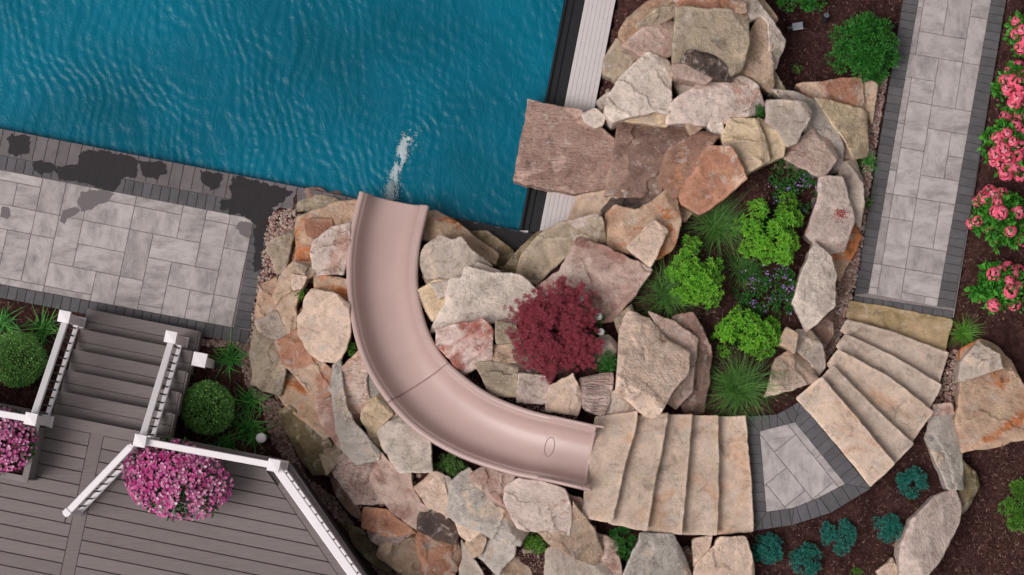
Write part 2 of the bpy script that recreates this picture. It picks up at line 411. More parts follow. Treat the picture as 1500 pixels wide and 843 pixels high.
# ------------------------------------------------------------------ terrain
CTRL = [(x, y, z) for x, y, z in [
 (0,300,-.07),(200,300,-.07),(350,400,-.07),(100,420,-.07),(300,450,-.07),(420,300,-.02),
 (415,330,0),(395,420,0),(375,520,0),(355,570,0),(400,600,0),(430,660,0),(470,720,0),(500,770,0),(530,810,0),(550,840,0),(545,900,0),
 (450,320,.22),(440,420,.32),(425,540,.22),(405,500,.15),(395,450,.1),(490,360,.35),(490,450,.45),(500,560,.52),(465,620,.25),(455,660,.05),(530,640,.62),(500,690,.25),(560,720,.55),(575,780,.35),(620,700,.9),
 (650,830,.45),(600,830,.2),(700,760,.95),(760,760,1.1),(820,760,1.2),(720,840,.7),(850,840,.85),(900,830,.85),(780,800,1.0),
 (540,300,-.1),(577,310,-.05),(600,310,-.1),(560,400,.2),(575,500,.42),(640,590,.75),(740,640,1.05),(850,670,1.3),(800,600,1.2),
 (1000,450,.78),(1100,300,.6),(1060,560,.75),(1150,470,.55),(1180,420,.4),(950,430,.88),(860,450,.95),(860,560,1.2),(900,590,1.25),(780,560,1.1),(700,440,.7),(650,380,.35),(640,330,.05),(690,345,0),(740,360,-.02),(770,375,.1),(640,450,.55),(700,520,.85),(750,490,.9),(800,400,.6),(900,330,.55),(840,310,.15),(870,290,.25),
 (840,215,.0),(900,230,.3),(950,230,.5),(1040,250,.62),(930,130,.42),(1040,60,.6),(950,40,.35),(900,30,.0),(880,110,0),(870,180,0),(1000,-20,.5),(1100,40,.4),(1130,110,.25),(1180,110,.03),(1180,60,.02),(1200,20,0),(1260,60,0),
 (1300,20,-.06),(1150,180,.38),(1210,200,.25),(1240,230,.08),(1275,200,0),(1285,150,0),(1215,320,.15),(1255,330,0),(1235,420,0),(1228,470,0),(1190,400,.25),(1180,300,.4),(1215,500,.08),(1200,535,.25),(1178,570,.5),(1160,592,.62),(1120,600,.7),
 (1000,830,.6),(1100,830,.55),(950,790,.95),(1060,790,.72),(1110,790,.62),(1150,790,.55),(1250,740,.5),(1200,810,.45),(1300,740,.38),(1280,830,.3),(1340,680,.28),(1390,640,.1),(1395,560,.05),(1390,520,0),(1450,560,0),(1450,750,0),(1410,800,.02),(1330,830,.15),(1330,650,.3),
 (890,690,1.15),(950,690,1.0),(1010,690,.85),(1070,700,.7),(1150,680,.5),(1230,640,.4),(1290,590,.15),(1330,520,-.02),(1320,470,-.14),
 (1340,200,-.07),(1400,300,-.07),(1380,50,-.07),(1310,300,-.05),(1450,100,0),(1480,30,0),(1480,400,0),(1440,450,0),(1430,330,0),
 (300,580,0),(200,560,0),(40,520,0),(330,520,0),(380,620,0),(100,700,0),(300,800,0),(450,850,0),(1300,-60,-.02),(1150,-60,.2),(1500,900,0),(1200,900,.25),(900,900,.6),(650,900,.2),(1560,500,0),(1560,200,0),(-60,500,0),(-60,800,0)]]
CW = np.array([tuple(P(x, y, z)) for x, y, z in CTRL])
xs = np.concatenate([[-160, -60, -25, -12], np.arange(-8.4, 8.41, .05), [12, 25, 60, 160]])
ys = np.concatenate([[-160, -60, -25, -10], np.arange(-5.6, 5.61, .05), [10, 25, 60, 160]])
GX, GY = np.meshgrid(xs, ys)
num = np.zeros_like(GX); den = np.zeros_like(GX)
for cx, cy, cz in CW:
    d2 = (GX - cx) ** 2 + (GY - cy) ** 2 + .02
    wgt = d2 ** -1.9; num += wgt * cz; den += wgt
GZ = num / den
def pts_in(poly, X, Y):
    c = np.zeros(X.shape, bool); j = len(poly) - 1
    for i in range(len(poly)):
        xi, yi = poly[i][0], poly[i][1]; xj, yj = poly[j][0], poly[j][1]
        with np.errstate(divide='ignore', invalid='ignore'):
            t = ((yi > Y) != (yj > Y)) & (X < (xj - xi) * (Y - yi) / (yj - yi + 1e-12) + xi)
        c ^= t; j = i
    return c
def w2(poly, z): return [tuple(P(x, y, z)[:2]) for x, y in poly]

# outlines read from the photograph (pixels) with their heights
Z_W = -.13
POOL = [(-300, 129), (-4, 188.5), (440, 277), (762, 340), (826, 0), (872, -240), (-300, -240)]
STEPS = [  # polygon, tread height
 ([(872,610),(935,601),(932,629),(915,689),(897,767),(851,759),(858,689)], 1.45),
 ([(925,609),(980,604),(974,642),(963,695),(948,779),(890,767),(907,685)], 1.30),
 ([(972,607),(1015,606),(1009,679),(1000,784),(941,779),(957,689)], 1.15),
 ([(1007,609),(1053,608),(1054,695),(1052,784),(993,784),(1000,702)], 1.00),
 ([(1046,610),(1093,609),(1100,695),(1105,780),(1045,784),(1046,702)], .85),
 ([(1165,583),(1204,551),(1258,614),(1312,680),(1275,714),(1220,645)], .72),
 ([(1200,556),(1221,534),(1282,597),(1340,650),(1305,685),(1250,622)], .57),
 ([(1210,534),(1228,511),(1302,551),(1369,603),(1333,652),(1270,598)], .43),
 ([(1224,508),(1238,488),(1302,517),(1381,564),(1361,603),(1286,558)], .29),
 ([(1230,486),(1240,467),(1307,485),(1391,517),(1377,563),(1296,526)], .16),
 ([(1238,466),(1243,440),(1311,451),(1397,468),(1386,516),(1306,497)], .03)]
LAND_OUT = [(1093,609),(1137,607),(1167,587),(1173,588),(1277,716),(1217,752),(1160,770),(1105,779),(1100,695)]
LAND_Z = .71
SL = [(526,280),(512,340),(507,400),(512,460),(527,520),(556,575),(603,628),(668,668),(745,695),(800,706),(857,719)]
SR = [(629,302),(616,358),(612,405),(617,447),(629,487),(650,522),(683,553),(724,580),(775,600),(820,611),(874,623)]
SZ = [.52,.60,.70,.82,.95,1.08,1.22,1.38,1.55,1.67,1.74]
def limit(poly, z, lo=False):
    ins = pts_in(w2(poly, max(z, -.2)), GX, GY)
    GZ[ins] = np.minimum(GZ[ins], z)
for pl, z in STEPS: limit(pl, z - .17)
limit(LAND_OUT, LAND_Z - .1)
for i in range(len(SL) - 1):
    limit([SL[i], SL[i + 1], SR[i + 1], SR[i]], SZ[i] - .42)
# bumpy soil
for j in range(4, len(ys) - 4):
    for i in range(4, len(xs) - 4):
        x, y = xs[i], ys[j]
        GZ[j, i] += .022 * noise.noise((x * 3, y * 3, 0)) + .012 * noise.noise((x * 9, y * 9, 4))
PATIO = [(-160, 156), (440, 279), (392, 318), (366, 503), (-160, 406)]
PATH = [(1336, -80), (1488, -80), (1398, 470), (1249, 440)]
limit(PATIO, -.09); limit(PATH, -.09); limit([(820, -150), (932, -150), (904, 0), (838, 350), (755, 350)], -.3); limit([(436, 276), (762, 340), (800, 347), (795, 372), (436, 312)], -.1)
pw = w2(POOL, 0)
ins = pts_in(pw, GX, GY); GZ[ins] = -1.75
def hgt(x, y):
    i = int(np.searchsorted(xs, x)) - 1; j = int(np.searchsorted(ys, y)) - 1
    i = max(0, min(len(xs) - 2, i)); j = max(0, min(len(ys) - 2, j))
    tx = min(1, max(0, (x - xs[i]) / (xs[i + 1] - xs[i]))); ty = min(1, max(0, (y - ys[j]) / (ys[j + 1] - ys[j])))
    return float((GZ[j, i] * (1 - tx) + GZ[j, i + 1] * tx) * (1 - ty) + (GZ[j + 1, i] * (1 - tx) + GZ[j + 1, i + 1] * tx) * ty)
nx, ny = len(xs), len(ys)
vs = np.stack([GX.ravel(), GY.ravel(), GZ.ravel()], 1)
fs = [(j * nx + i, j * nx + i + 1, (j + 1) * nx + i + 1, (j + 1) * nx + i) for j in range(ny - 1) for i in range(nx - 1)]
g = mesh('ground', [tuple(v) for v in vs], fs, M['mulch'], smooth=True)
tag(g, 'dark brown bark mulch ground of the garden beds', 'ground', kind='structure')
def gpx(px, py):
    """ground point seen at a pixel"""
    z = .3
    for _ in range(4):
        p = P(px, py, z); z = hgt(p.x, p.y)
    return P(px, py, z)

# ------------------------------------------------------------------ pool
pool = empty('pool', P(400, 100, Z_W)); tag(pool, 'swimming pool basin with teal liner', 'pool', kind='structure')
cor = [P(-300, 129, Z_W), P(762, 341, Z_W), P(872, -240, Z_W), P(-300, -240, Z_W)]
cor[0] = P(-300, 129, Z_W)
nu, nv = 520, 300
U, V = np.meshgrid(np.linspace(0, 1, nu), np.linspace(0, 1, nv))
X = ((1 - U) * cor[0].x + U * cor[1].x) * (1 - V) + ((1 - U) * cor[3].x + U * cor[2].x) * V
Y = ((1 - U) * cor[0].y + U * cor[1].y) * (1 - V) + ((1 - U) * cor[3].y + U * cor[2].y) * V
spl = P(597, 203, Z_W); rg2 = P(372, 205, Z_W)
wx = np.zeros_like(X); wy = np.zeros_like(X); wn = np.zeros_like(X); wm = np.zeros_like(X)
for j in range(nv):
    for i in range(nu):
        x, y = X[j, i], Y[j, i]
        wx[j, i] = noise.noise((x * 1.3, y * 1.3, 1.5)); wy[j, i] = noise.noise((x * 1.7, y * 1.2, 8.5))
        wn[j, i] = noise.noise((x * 5.5 + wx[j, i] * 2, y * 2.8 + wy[j, i] * 2, 3.1)) + .55 * noise.noise((x * 9 + wy[j, i] * 2, y * 7 + wx[j, i] * 3, 5.1))
        wm[j, i] = noise.noise((x * .8, y * .8, 12.0))
# fine chop of crossing short waves
r1 = np.hypot(X - spl.x, Y - spl.y); r2 = np.hypot(X - rg2.x, Y - rg2.y)
Zw = .0066 * wn
Zw += .0032 * np.sin(2 * np.pi * r1 / .105 + wx * 3.0 + wy * 2) * np.exp(-r1 / .55) * (1 - np.exp(-r1 / .1))
Zw += .0026 * np.sin(2 * np.pi * r1 / .17 + wx * 7.0 + wy * 6 + wn * 1.6) * np.exp(-r1 / 2.2) * np.clip(.5 + 1.3 * wm, 0, 1)
Zw += .0020 * np.sin(2 * np.pi * r2 / .1 + wx * 3.0) * np.exp(-r2 / .4)
Zw += .0030 * np.sin(2 * np.pi * (X * .97 + Y * .12) / .14 + wx * 9 + wy * 8 + wn * 1.5) * np.clip(.35 - X / 6 + wm, 0, 1)
Zw += .0022 * np.sin(2 * np.pi * (X * .5 + Y * .9) / .16 + wy * 9 + wx * 6 + wn * 1.5) * np.clip(.3 + wy, 0, 1)
vs = np.stack([X.ravel(), Y.ravel(), (Z_W + 1.25 * Zw).ravel()], 1)
fs = [(j * nu + i, j * nu + i + 1, (j + 1) * nu + i + 1, (j + 1) * nu + i) for j in range(nv - 1) for i in range(nu - 1)]
wo = mesh('water', [tuple(v) for v in vs], fs, M['water'], smooth=True)
tag(wo, 'rippled teal water filling the swimming pool', 'water', kind='structure')
# pool walls and floor
pz = ccw(w2([(-304, 127), (765, 343), (876, -243), (-304, -243)], 0)); n = len(pz)
vs = [(x, y, -.04) for x, y in pz] + [(x, y, -1.6) for x, y in pz]
fs = [(i, n + i, n + (i + 1) % n, (i + 1) % n) for i in range(n)] + [tuple(n + i for i in range(n))]
mesh('basin', vs, fs, M['liner'], pool)

# black cover track, white lid boards
def strip(a0, a1, b0, b1): return [a0, b0, b1, a1]
def lerp(a, b, t): return tuple(a[i] + (b[i] - a[i]) * t for i in range(len(a)))
trk = empty('cover_track', P(810, 140, -.1)); tag(trk, 'black metal pool cover track along the pool edge', 'cover track')
def strip_poly(ax0, ax1, t0, t1, y0, y1, z):
    # ax0/ax1: functions giving x of the two sides at y
    return w2([(ax0(y0) + (ax1(y0) - ax0(y0)) * t0, y0), (ax0(y0) + (ax1(y0) - ax0(y0)) * t1, y0), (ax0(y1) + (ax1(y1) - ax0(y1)) * t1, y1), (ax0(y1) + (ax1(y1) - ax0(y1)) * t0, y1)], z)
wL = lambda y: 827 - y * (827 - 760) / 340
wR = lambda y: 857 - y * (857 - 790) / 340
lR = lambda y: 902 - y * (902 - 836) / 340
prism('channel', strip_poly(wL, wR, 0, 1, -140, 342, -.06), -.35, -.075, M['track'], trk, .003)
prism('rail', strip_poly(wL, wR, .02, .12, -140, 341, -.02), -.08, -.025, M['track'], trk, .004)
prism('rail', strip_poly(wL, wR, .40, .47, -140, 341, -.02), -.08, -.03, M['track'], trk, .004)
prism('cover_fabric', strip_poly(wL, wR, .49, .98, -140, 341, -.02), -.08, -.05, M['track'], trk, .004)
prism('end_bracket', strip_poly(wL, wR, .04, .46, 338, 342, -.02), -.05, -.018, M['lid'], trk, .003)
lid = empty('pool_cover_housing', P(850, 80, 0)); tag(lid, 'ribbed white lid over the pool cover housing', 'pool lid')
for k in range(7):
    prism('slat', strip_poly(wR, lR, k / 7 + .002, (k + 1) / 7 - .002, -140, 345, .02), -.05, .02, M['lid'], lid, .003)
prism('lid_base', strip_poly(wR, lR, .01, .99, -139, 344, .0), -.2, -.002, M['lid'], lid, 0)

# ------------------------------------------------------------------ paving
RG = random.Random(11)
def tiling(cols, rows, rng, sizes):
    occ = [[False] * cols for _ in range(rows)]; out = []
    for r in range(rows):
        for c in range(cols):
            if occ[r][c]: continue
            opts = sizes[:]; rng.shuffle(opts)
            for (a, b) in opts + [(1, 1)]:
                if c + a <= cols and r + b <= rows and all(not occ[r + j][c + i] for j in range(b) for i in range(a)):
                    for j in range(b):
                        for i in range(a): occ[r + j][c + i] = True
                    out.append((c, r, a, b)); break
    return out
def lay(parent, region_px, z, origin_px, dir_px, unit, cols, rows, rng, sizes, th=.06):
    conv = ccw(w2(region_px, z))
    o = P(*origin_px, z); e = P(*dir_px, z) - o; e.normalize(); f = Vector((e.y, -e.x, 0))   # f points down in the picture
    for (c, r, a, b) in tiling(cols, rows, rng, sizes):
        g2 = .0027
        q = [(c * unit + g2, r * unit + g2), ((c + a) * unit - g2, r * unit + g2), ((c + a) * unit - g2, (r + b) * unit - g2), (c * unit + g2, (r + b) * unit - g2)]
        q = [tuple((o + e * s + f * t)[:2]) for s, t in q]
        q = clip(ccw(q), conv)
        if len(q) < 3 or abs(area_c(q)[0]) < .004: continue
        vs, fs = prism_vf(q, z - th, z + rng.uniform(-.0015, .0015), .004)
        ac, cx, cy = area_c(q)
        ob = mesh('paver', vs, fs, M['paver'], parent, loc=(cx, cy, z))
        # turn texture direction with the paver
def brick_row(parent, o0, o1, i0, i1, n, z, mat, rng, th=.07, name='border_brick'):
    """bricks square to the outer edge o0-o1, cut to the strip between it and i0-i1"""
    quad = ccw(w2([o0, o1, i1, i0], z)); A = P(*o0, z); B = P(*o1, z); d = (B - A); L = d.length; d.normalize(); f = Vector((-d.y, d.x, 0))
    if f.dot(P(*i0, z) - A) < 0: f = -f
    ss = [(Vector((x, y, z)) - A).dot(d) for x, y in quad]; tt = max((Vector((x, y, z)) - A).dot(f) for x, y in quad)
    wdt = L / n; k0 = math.floor(min(ss) / wdt - 1e-4); k1 = math.ceil(max(ss) / wdt + 1e-4)
    for k in range(k0, k1):
        q = [tuple((A + d * s_ + f * t_)[:2]) for s_, t_ in ((k * wdt, -.05), ((k + 1) * wdt, -.05), ((k + 1) * wdt, tt + .05), (k * wdt, tt + .05))]
        q = clip(ccw(q), quad)
        if len(q) < 3 or abs(area_c(q)[0]) < .0012: continue
        if abs(area_c(q)[0]) < .0012: continue
        clean = [q[i] for i in range(len(q)) if math.dist(q[i], q[i - 1]) > .004]
        if len(clean) < 3: continue
        q = offset(clean, .0028)
        vs, fs = prism_vf(q, z - th, z + rng.uniform(-.003, .003), .005)
        a, cx, cy = area_c(q)
        mesh(name, vs, fs, mat, parent, loc=(cx, cy, z))
SIZES = [(2, 1), (2, 1), (1, 1), (1, 2), (2, 1), (1, 2)]
patio = empty('patio', P(180, 350, 0)); tag(patio, 'poolside patio of light grey pavers with dark brick border', 'patio', kind='structure')
prism('sand_bed', w2([(-160, 160), (440, 281), (391, 318), (365, 501), (-160, 404)], -.02), -.1, -.018, M['joint_sand'], patio, 0)
lay(patio, [(-160, 218), (371.5, 321), (341, 480), (-160, 386)], 0, (-172, 194), (360, 298), .322, 19, 7, RG, SIZES)
# coping along the pool and second course
cline = lambda x: 189 + .2005 * x
brick_row(patio, (-160, cline(-160)), (436, cline(436) - 3), (-160, cline(-160) + 39), (430, cline(430) + 33), 36, .0, M['coping'], RG, .09, 'coping_stone')
brick_row(patio, (-160, cline(-160) + 40), (397, cline(397) + 34), (-160, 217), (395, 325), 42, .0, M['border'], RG)
brick_row(patio, (395, 326), (366, 482), (372, 322), (342, 480), 13, .0, M['border'], RG)
brick_row(patio, (-160, 406), (363, 506), (-160, 387), (366, 484.5), 40, .0, M['border'], RG)
# coping at the far corner of the pool behind the rocks
brick_row(patio, (436, cline(436) - 3), (800, cline(800) - 3 ), (430, cline(430) + 34), (800, cline(800) + 34), 20, .0, M['coping'], RG, .09, 'coping_stone')

path = empty('path', P(1360, 200, 0)); tag(path, 'straight garden path of light pavers edged with dark bricks', 'path', kind='structure')
prism('sand_bed', w2([(1338, -78), (1486, -78), (1397, 466), (1252, 436)], -.02), -.1, -.018, M['joint_sand'], path, 0)
pi0 = lambda y: 1346 - y * 74 / 430
pi1 = lambda y: 1452 - y * 79 / 448
po0 = lambda y: 1323 - y * 72 / 432
po1 = lambda y: 1474.5 - y * 76.5 / 450
lay(path, [(pi0(-80), -80), (pi1(-80), -80), (pi1(449), 449), (pi0(430), 430)], 0, (1346 - 12, -95), (1452 - 12, -77), .322, 5, 17, random.Random(5), SIZES)
brick_row(path, (po0(-80), -80), (po0(432), 432), (pi0(-80), -80), (pi0(430), 430), 42, 0, M['border'], RG)
brick_row(path, (pi1(-80), -80), (pi1(449), 449), (po1(-80), -80), (po1(452), 452), 42, 0, M['border'], RG)
brick_row(path, (1251, 433.5), (1396.5, 453.5 + 2), (1249, 447), (1395, 470), 10, 0, M['border'], RG)

land = empty('landing', P(1165, 690, LAND_Z)); tag(land, 'small paved landing between the two flights of stone steps', 'landing', kind='structure')
LI = [(1113,632),(1165,619),(1238,709),(1200,729),(1163,744),(1123,750)]
prism('sand_bed', offset(ccw(w2(LAND_OUT, LAND_Z)), .03), LAND_Z - .45, LAND_Z - .018, M['joint_sand'], land, 0)
# inner pavers: big slabs laid on the diagonal
def lay_list(parent, region, z, origin, dirp, rects):
    conv = ccw(w2(region, z)); o = P(*origin, z); e = P(*dirp, z) - o; e.normalize(); f = Vector((e.y, -e.x, 0))
    for (a, b, c, d) in rects:
        q = [tuple((o + e * s * PXM + f * t * PXM)[:2]) for s, t in ((a, b), (c, b), (c, d), (a, d))]
        q = clip(offset(ccw(q), .003), conv)
        if len(q) < 3: continue
        vs, fs = prism_vf(q, z - .05, z, .004); ac, cx, cy = area_c(q)
        mesh('paver', vs, fs, M['paver'], parent, loc=(cx, cy, z))
# landing region is not convex at its upper edge only slightly
lay_list(land, [(1113,632),(1165,619),(1238,709),(1200,729),(1163,744),(1123,750)], LAND_Z, (1165, 619), (1238, 709),
    [(-60, -10, 58, 10), (58, -10, 140, 10), (14, 10, 100, 50), (-60, 10, 14, 50), (100, 10, 160, 50), (-60, 50, 42, 110), (42, 50, 84, 88), (84, 50, 170, 88), (42, 88, 170, 140)])
LB = random.Random(3)
brick_row(land, (1093, 610), (1104, 778), (1113, 632), (1123, 750), 12, LAND_Z, M['border'], LB)
brick_row(land, (1104, 778), (1160, 770), (1123, 750), (1163, 744), 4, LAND_Z, M['border'], LB)
brick_row(land, (1160, 770), (1217, 752), (1163, 744), (1200, 729), 4, LAND_Z, M['border'], LB)
brick_row(land, (1217, 752), (1276, 716), (1200, 729), (1238, 709), 4, LAND_Z, M['border'], LB)
brick_row(land, (1276, 716), (1173, 588), (1238, 709), (1165, 619), 12, LAND_Z, M['border'], LB)
brick_row(land, (1173, 588), (1138, 607), (1165, 619), (1150, 622.75), 3, LAND_Z, M['border'], LB)
brick_row(land, (1138, 607), (1093, 610), (1150, 622.75), (1113, 632), 4, LAND_Z, M['border'], LB)

# wet marks on the paving
def blob(name, poly, z, mat, label, amp=5, seed=0):
    pts = []
    for i in range(len(poly)):
        a, b = poly[i], poly[(i + 1) % len(poly)]
        d = math.dist(a, b); k = max(2, int(d / 2.2))
        for j in range(k):
            x, y = lerp(a, b, j / k)
            pts.append((x + amp * noise.noise((x * .11, y * .11, seed)) + .5 * amp * noise.noise((x * .3, y * .3, seed + 4)), y + amp * noise.noise((x * .11, y * .11, seed + 9)) + .5 * amp * noise.noise((x * .3, y * .3, seed + 14))))
    p = w2(pts, z); a, cx, cy = area_c(p)
    bm = bmesh.new()
    f = bm.faces.new([bm.verts.new((x - cx, y - cy, 0)) for x, y in p]); bmesh.ops.triangulate(bm, faces=[f])
    for f in bm.faces:
        if f.normal.z < 0: f.normal_flip()
    me = bpy.data.meshes.new(name); bm.to_mesh(me); bm.free(); me.materials.append(mat)
    o = bpy.data.objects.new(name, me); o.location = (cx, cy, z); link(o)
    tag(o, label, 'puddle', 'wet marks on the patio')
ZP = .0055
blob('wet_patch', [(14, 196), (44, 200), (43, 222), (24, 230), (10, 222)], ZP, M['wet_dark'], 'dark wet patch on the coping farthest from the slide', 5, 1)
blob('wet_patch', [(118, 222), (150, 220), (200, 233), (200, 258), (180, 262), (165, 282), (120, 268), (84, 262), (84, 244), (114, 243)], ZP, M['wet_dark'], 'largest dark wet patch across coping and border bricks', 5, 2)
blob('wet_patch', [(292, 250), (328, 256), (322, 276), (308, 278), (296, 264)], ZP, M['wet_dark'], 'small ragged wet patch on coping near the pebbles', 5, 3)
blob('wet_patch', [(205, 236), (240, 240), (246, 252), (228, 262), (208, 256)], ZP, M['wet_dark'], 'wet patch on coping just beside the largest wet patch', 5, 21)
blob('wet_patch', [(50, 236), (78, 238), (84, 252), (60, 256), (48, 248)], ZP, M['wet_dark'], 'wet patch on border bricks short of the largest wet patch', 5, 22)
blob('wet_patch', [(338, 258), (400, 271), (430, 281), (400, 306), (386, 350), (384, 392), (372, 400), (372, 330), (368, 322), (322, 305), (326, 292), (338, 292)], ZP, M['wet_dark'], 'broad wet area on the patio corner beside the pebble strip', 6, 4)
blob('wet_patch', [(640, 316), (700, 327), (790, 345), (800, 372), (760, 374), (700, 360), (650, 342)], ZP, M['wet_dark'], 'dark wet coping at the pool corner between the rocks', 3, 9)
blob('wet_patch', [(118, 282), (150, 278), (166, 285), (158, 296), (138, 302), (134, 308), (120, 310), (113, 298)], ZP, M['wet_light'], 'rounded grey damp stain on the light pavers', 3, 5)
blob('wet_patch', [(92, 308), (110, 304), (116, 309), (108, 317), (98, 320), (94, 328), (87, 325)], ZP, M['wet_light'], 'small footprint shaped damp stain on light pavers', 2, 6)
blob('wet_patch', [(2, 302), (12, 304), (16, 316), (10, 322), (0, 318)], ZP, M['wet_light'], 'little round damp stain on a paver far from the rocks', 2, 7)
blob('wet_patch', [(352, 324), (368, 326), (366, 350), (352, 344), (346, 334)], ZP, M['wet_light'], 'damp stain on the corner paver beside dark border', 2, 8)

# ------------------------------------------------------------------ rocks
def resample(p, n):
    L = [math.dist(p[i][:2], p[(i + 1) % len(p)][:2]) for i in range(len(p))]; T = sum(L); out = []
    i = 0; acc = 0
    for k in range(n):
        s = T * k / n
        while acc + L[i] < s: acc += L[i]; i += 1
        t = (s - acc) / L[i]; out.append(lerp(p[i][:2], p[(i + 1) % len(p)][:2], t))
    return out
def chaikin(p, q):
    o = []
    for i in range(len(p)):
        a, b = p[i], p[(i + 1) % len(p)]
        o += [lerp(a, b, q), lerp(a, b, 1 - q)]
    return o
RC = [0]
from mathutils.geometry import delaunay_2d_cdt
def rock(name, cat, poly, mat, label, lift=.25, tilt=None, zc=None, zb=None, facets=3, rough=1.0, step=.024, group=None, rim=1.0, ledge=1.0, follow=.45, cut=(.3, .95), grow=2.8, chip=1.0, under=0.0):
    RC[0] += 1; seed = RC[0] * 7.31; rg = random.Random(RC[0] * 13 + 5)
    poly = ccw(poly)
    if grow: poly = offset(poly, -grow)
    a, cx, cy = area_c(poly)
    if zc is None:
        z = .4
        for _ in range(3):
            p = P(cx, cy, z); z = hgt(p.x, p.y) + lift
        zc = z
    pts = ccw([tuple(P(x, y, zc)[:2]) for x, y in poly])
    A, X0, Y0 = area_c(pts); size = math.sqrt(abs(A))
    gx = (hgt(X0 + .15, Y0) - hgt(X0 - .15, Y0)) / .3; gy = (hgt(X0, Y0 + .15) - hgt(X0, Y0 - .15)) / .3
    gx = max(-.8, min(.8, gx)); gy = max(-.8, min(.8, gy))
    if tilt is None: tilt = (gx * follow + rg.uniform(-.24, .24), gy * follow + rg.uniform(-.24, .24))
    # broken outline: split the edges into short straight chips
    ch = []
    for i in range(len(pts)):
        p, q = Vector(pts[i]), Vector(pts[(i + 1) % len(pts)]); L = (q - p).length
        k = max(1, int(L / rg.uniform(.07, .13))); nn = Vector((q - p).normalized().yx) * Vector((1, -1))
        for j in range(k):
            t = (j + (rg.uniform(-.3, .3) if j else 0)) / k
            ch.append(tuple(p.lerp(q, t) + nn * (rg.uniform(-.014, .012) * chip * min(1, size / .35))))
    pts = chaikin(ch, .14)
    per = sum(math.dist(pts[i], pts[(i + 1) % len(pts)]) for i in range(len(pts)))
    n = max(24, int(per / (step * .75))); pts = resample(pts, n)
    jit = []
    for (x, y) in pts:
        dx, dy = x - X0, y - Y0; r = math.hypot(dx, dy) + 1e-6
        k = rough * min(1, size / .4) * (.010 * noise.noise((x * 9, y * 9, seed)) + .006 * noise.noise((x * 30, y * 30, seed)))
        jit.append((x + dx / r * k, y + dy / r * k))
    pts = jit
    fac = []
    for _ in range(facets):
        ph = rg.uniform(0, 2 * math.pi); d = Vector((math.cos(ph), math.sin(ph)))
        ext = max((x - X0) * d.x + (y - Y0) * d.y for x, y in pts)
        fac.append((d, ext * rg.uniform(.45, .88), rg.uniform(*cut)))
    sx, sy = math.cos(seed), math.sin(seed); sc_ = min(1, size / .5)
    ledge = ledge * rg.choice((0, .35, .9, 1.3)) if ledge > .5 else ledge
    def top(x, y):
        u, v = x - X0, y - Y0
        wob = .03 * noise.noise((x * 5, y * 5, seed + 20))
        z = zc + tilt[0] * u + tilt[1] * v
        z0_ = z
        for d, r0, m in fac: z = min(z, z0_ + (r0 + wob - (u * d.x + v * d.y)) * m)
        q = .6 * noise.noise((x * 1.3, y * 1.3, seed + 3)) + .2 * noise.noise((x * 5, y * 5, seed + 5)) + .05 * noise.noise((x * 18, y * 18, seed + 5)) + (u * sx + v * sy) * .9 / max(size, .2)
        st = q * 1.7 + seed % 1 - .5; fl = math.floor(st); fr = min(1, max(0, (st - fl - .93) / .07))
        z += ledge * .026 * sc_ * (fl + fr)
        z += rough * (.014 * noise.noise((x * 2.6, y * 2.6, seed)) + .007 * noise.noise((x * 8, y * 8, seed)) + .0055 * noise.noise((x * 21, y * 21, seed)) + .003 * noise.noise((x * 45, y * 45, seed)))
        return z
    rims = rim * .014 * min(1, size / .4)
    inn = offset(pts, rim * .013 * min(1, size / .4))
    base = []
    for (x, y) in pts:
        h0 = hgt(x, y); b0 = zb if zb is not None else max(h0 - .1, -.35)
        zt = max(top(x, y) - rims, b0 + .06)
        if zb is None: zt = max(zt, min(h0 + .015, zc + .3))
        base.append((b0, zt))
    vs = []; fsx = []
    lv = (0, .35, .62, .86)
    for t in lv:
        for (x, y), (b0, zt) in zip(pts, base):
            z = b0 + (zt - b0) * t
            k = 1 + (rough * (.022 * noise.noise((x * 6, y * 6, z * 16 + seed)) - (.014 if t < .86 else .004))) - under * (1 - t)
            vs.append((X0 + (x - X0) * k, Y0 + (y - Y0) * k, z))
    for r in range(len(lv)):
        for i in range(n):
            j = (i + 1) % n; fsx.append((r * n + i, r * n + j, (r + 1) * n + j, (r + 1) * n + i))
    fsx.append(tuple(reversed(range(n))))
    o0 = len(lv) * n
    p2 = [Vector(p) for p in pts] + [Vector(p) for p in inn if inside(pts, p[0], p[1])]
    deep = offset(pts, rim * .013 + step * .7)
    xa, xb = min(p[0] for p in pts), max(p[0] for p in pts); ya, yb = min(p[1] for p in pts), max(p[1] for p in pts)
    stp = max(step, size / 42)
    y = ya; row = 0
    while y < yb:
        x = xa + (stp / 2 if row % 2 else 0)
        while x < xb:
            q = (x + rg.uniform(-.25, .25) * stp, y + rg.uniform(-.25, .25) * stp)
            if inside(deep, *q) and inside(pts, *q): p2.append(Vector(q))
            x += stp
        y += stp * .87; row += 1
    ov, oe, of, mv, me_, mf = delaunay_2d_cdt(p2, [], [list(range(n))], 1, 1e-6)
    first = {}
    for i, src in enumerate(mv):
        for q in src: first.setdefault(q, i)
    # boundary vertices keep their order so that the sides meet the top
    idx = {}
    for q in range(n):
        vs.append((pts[q][0], pts[q][1], base[q][1])); idx[first.get(q, -1 - q)] = o0 + q
    for i, v in enumerate(ov):
        if i in idx: continue
        idx[i] = len(vs); vs.append((v.x, v.y, max(top(v.x, v.y), -.3 if zb is None else zb + .06)))
    for f in of:
        q = tuple(idx[i] for i in f)
        if len(set(q)) == 3: fsx.append(q)
    o = mesh(name, vs, fsx, M[mat] if isinstance(mat, str) else mat, None, True, (X0, Y0, base[0][0]), 26)
    tag(o, label, cat, group)
    return o
SG = 'stone steps between path and slide'
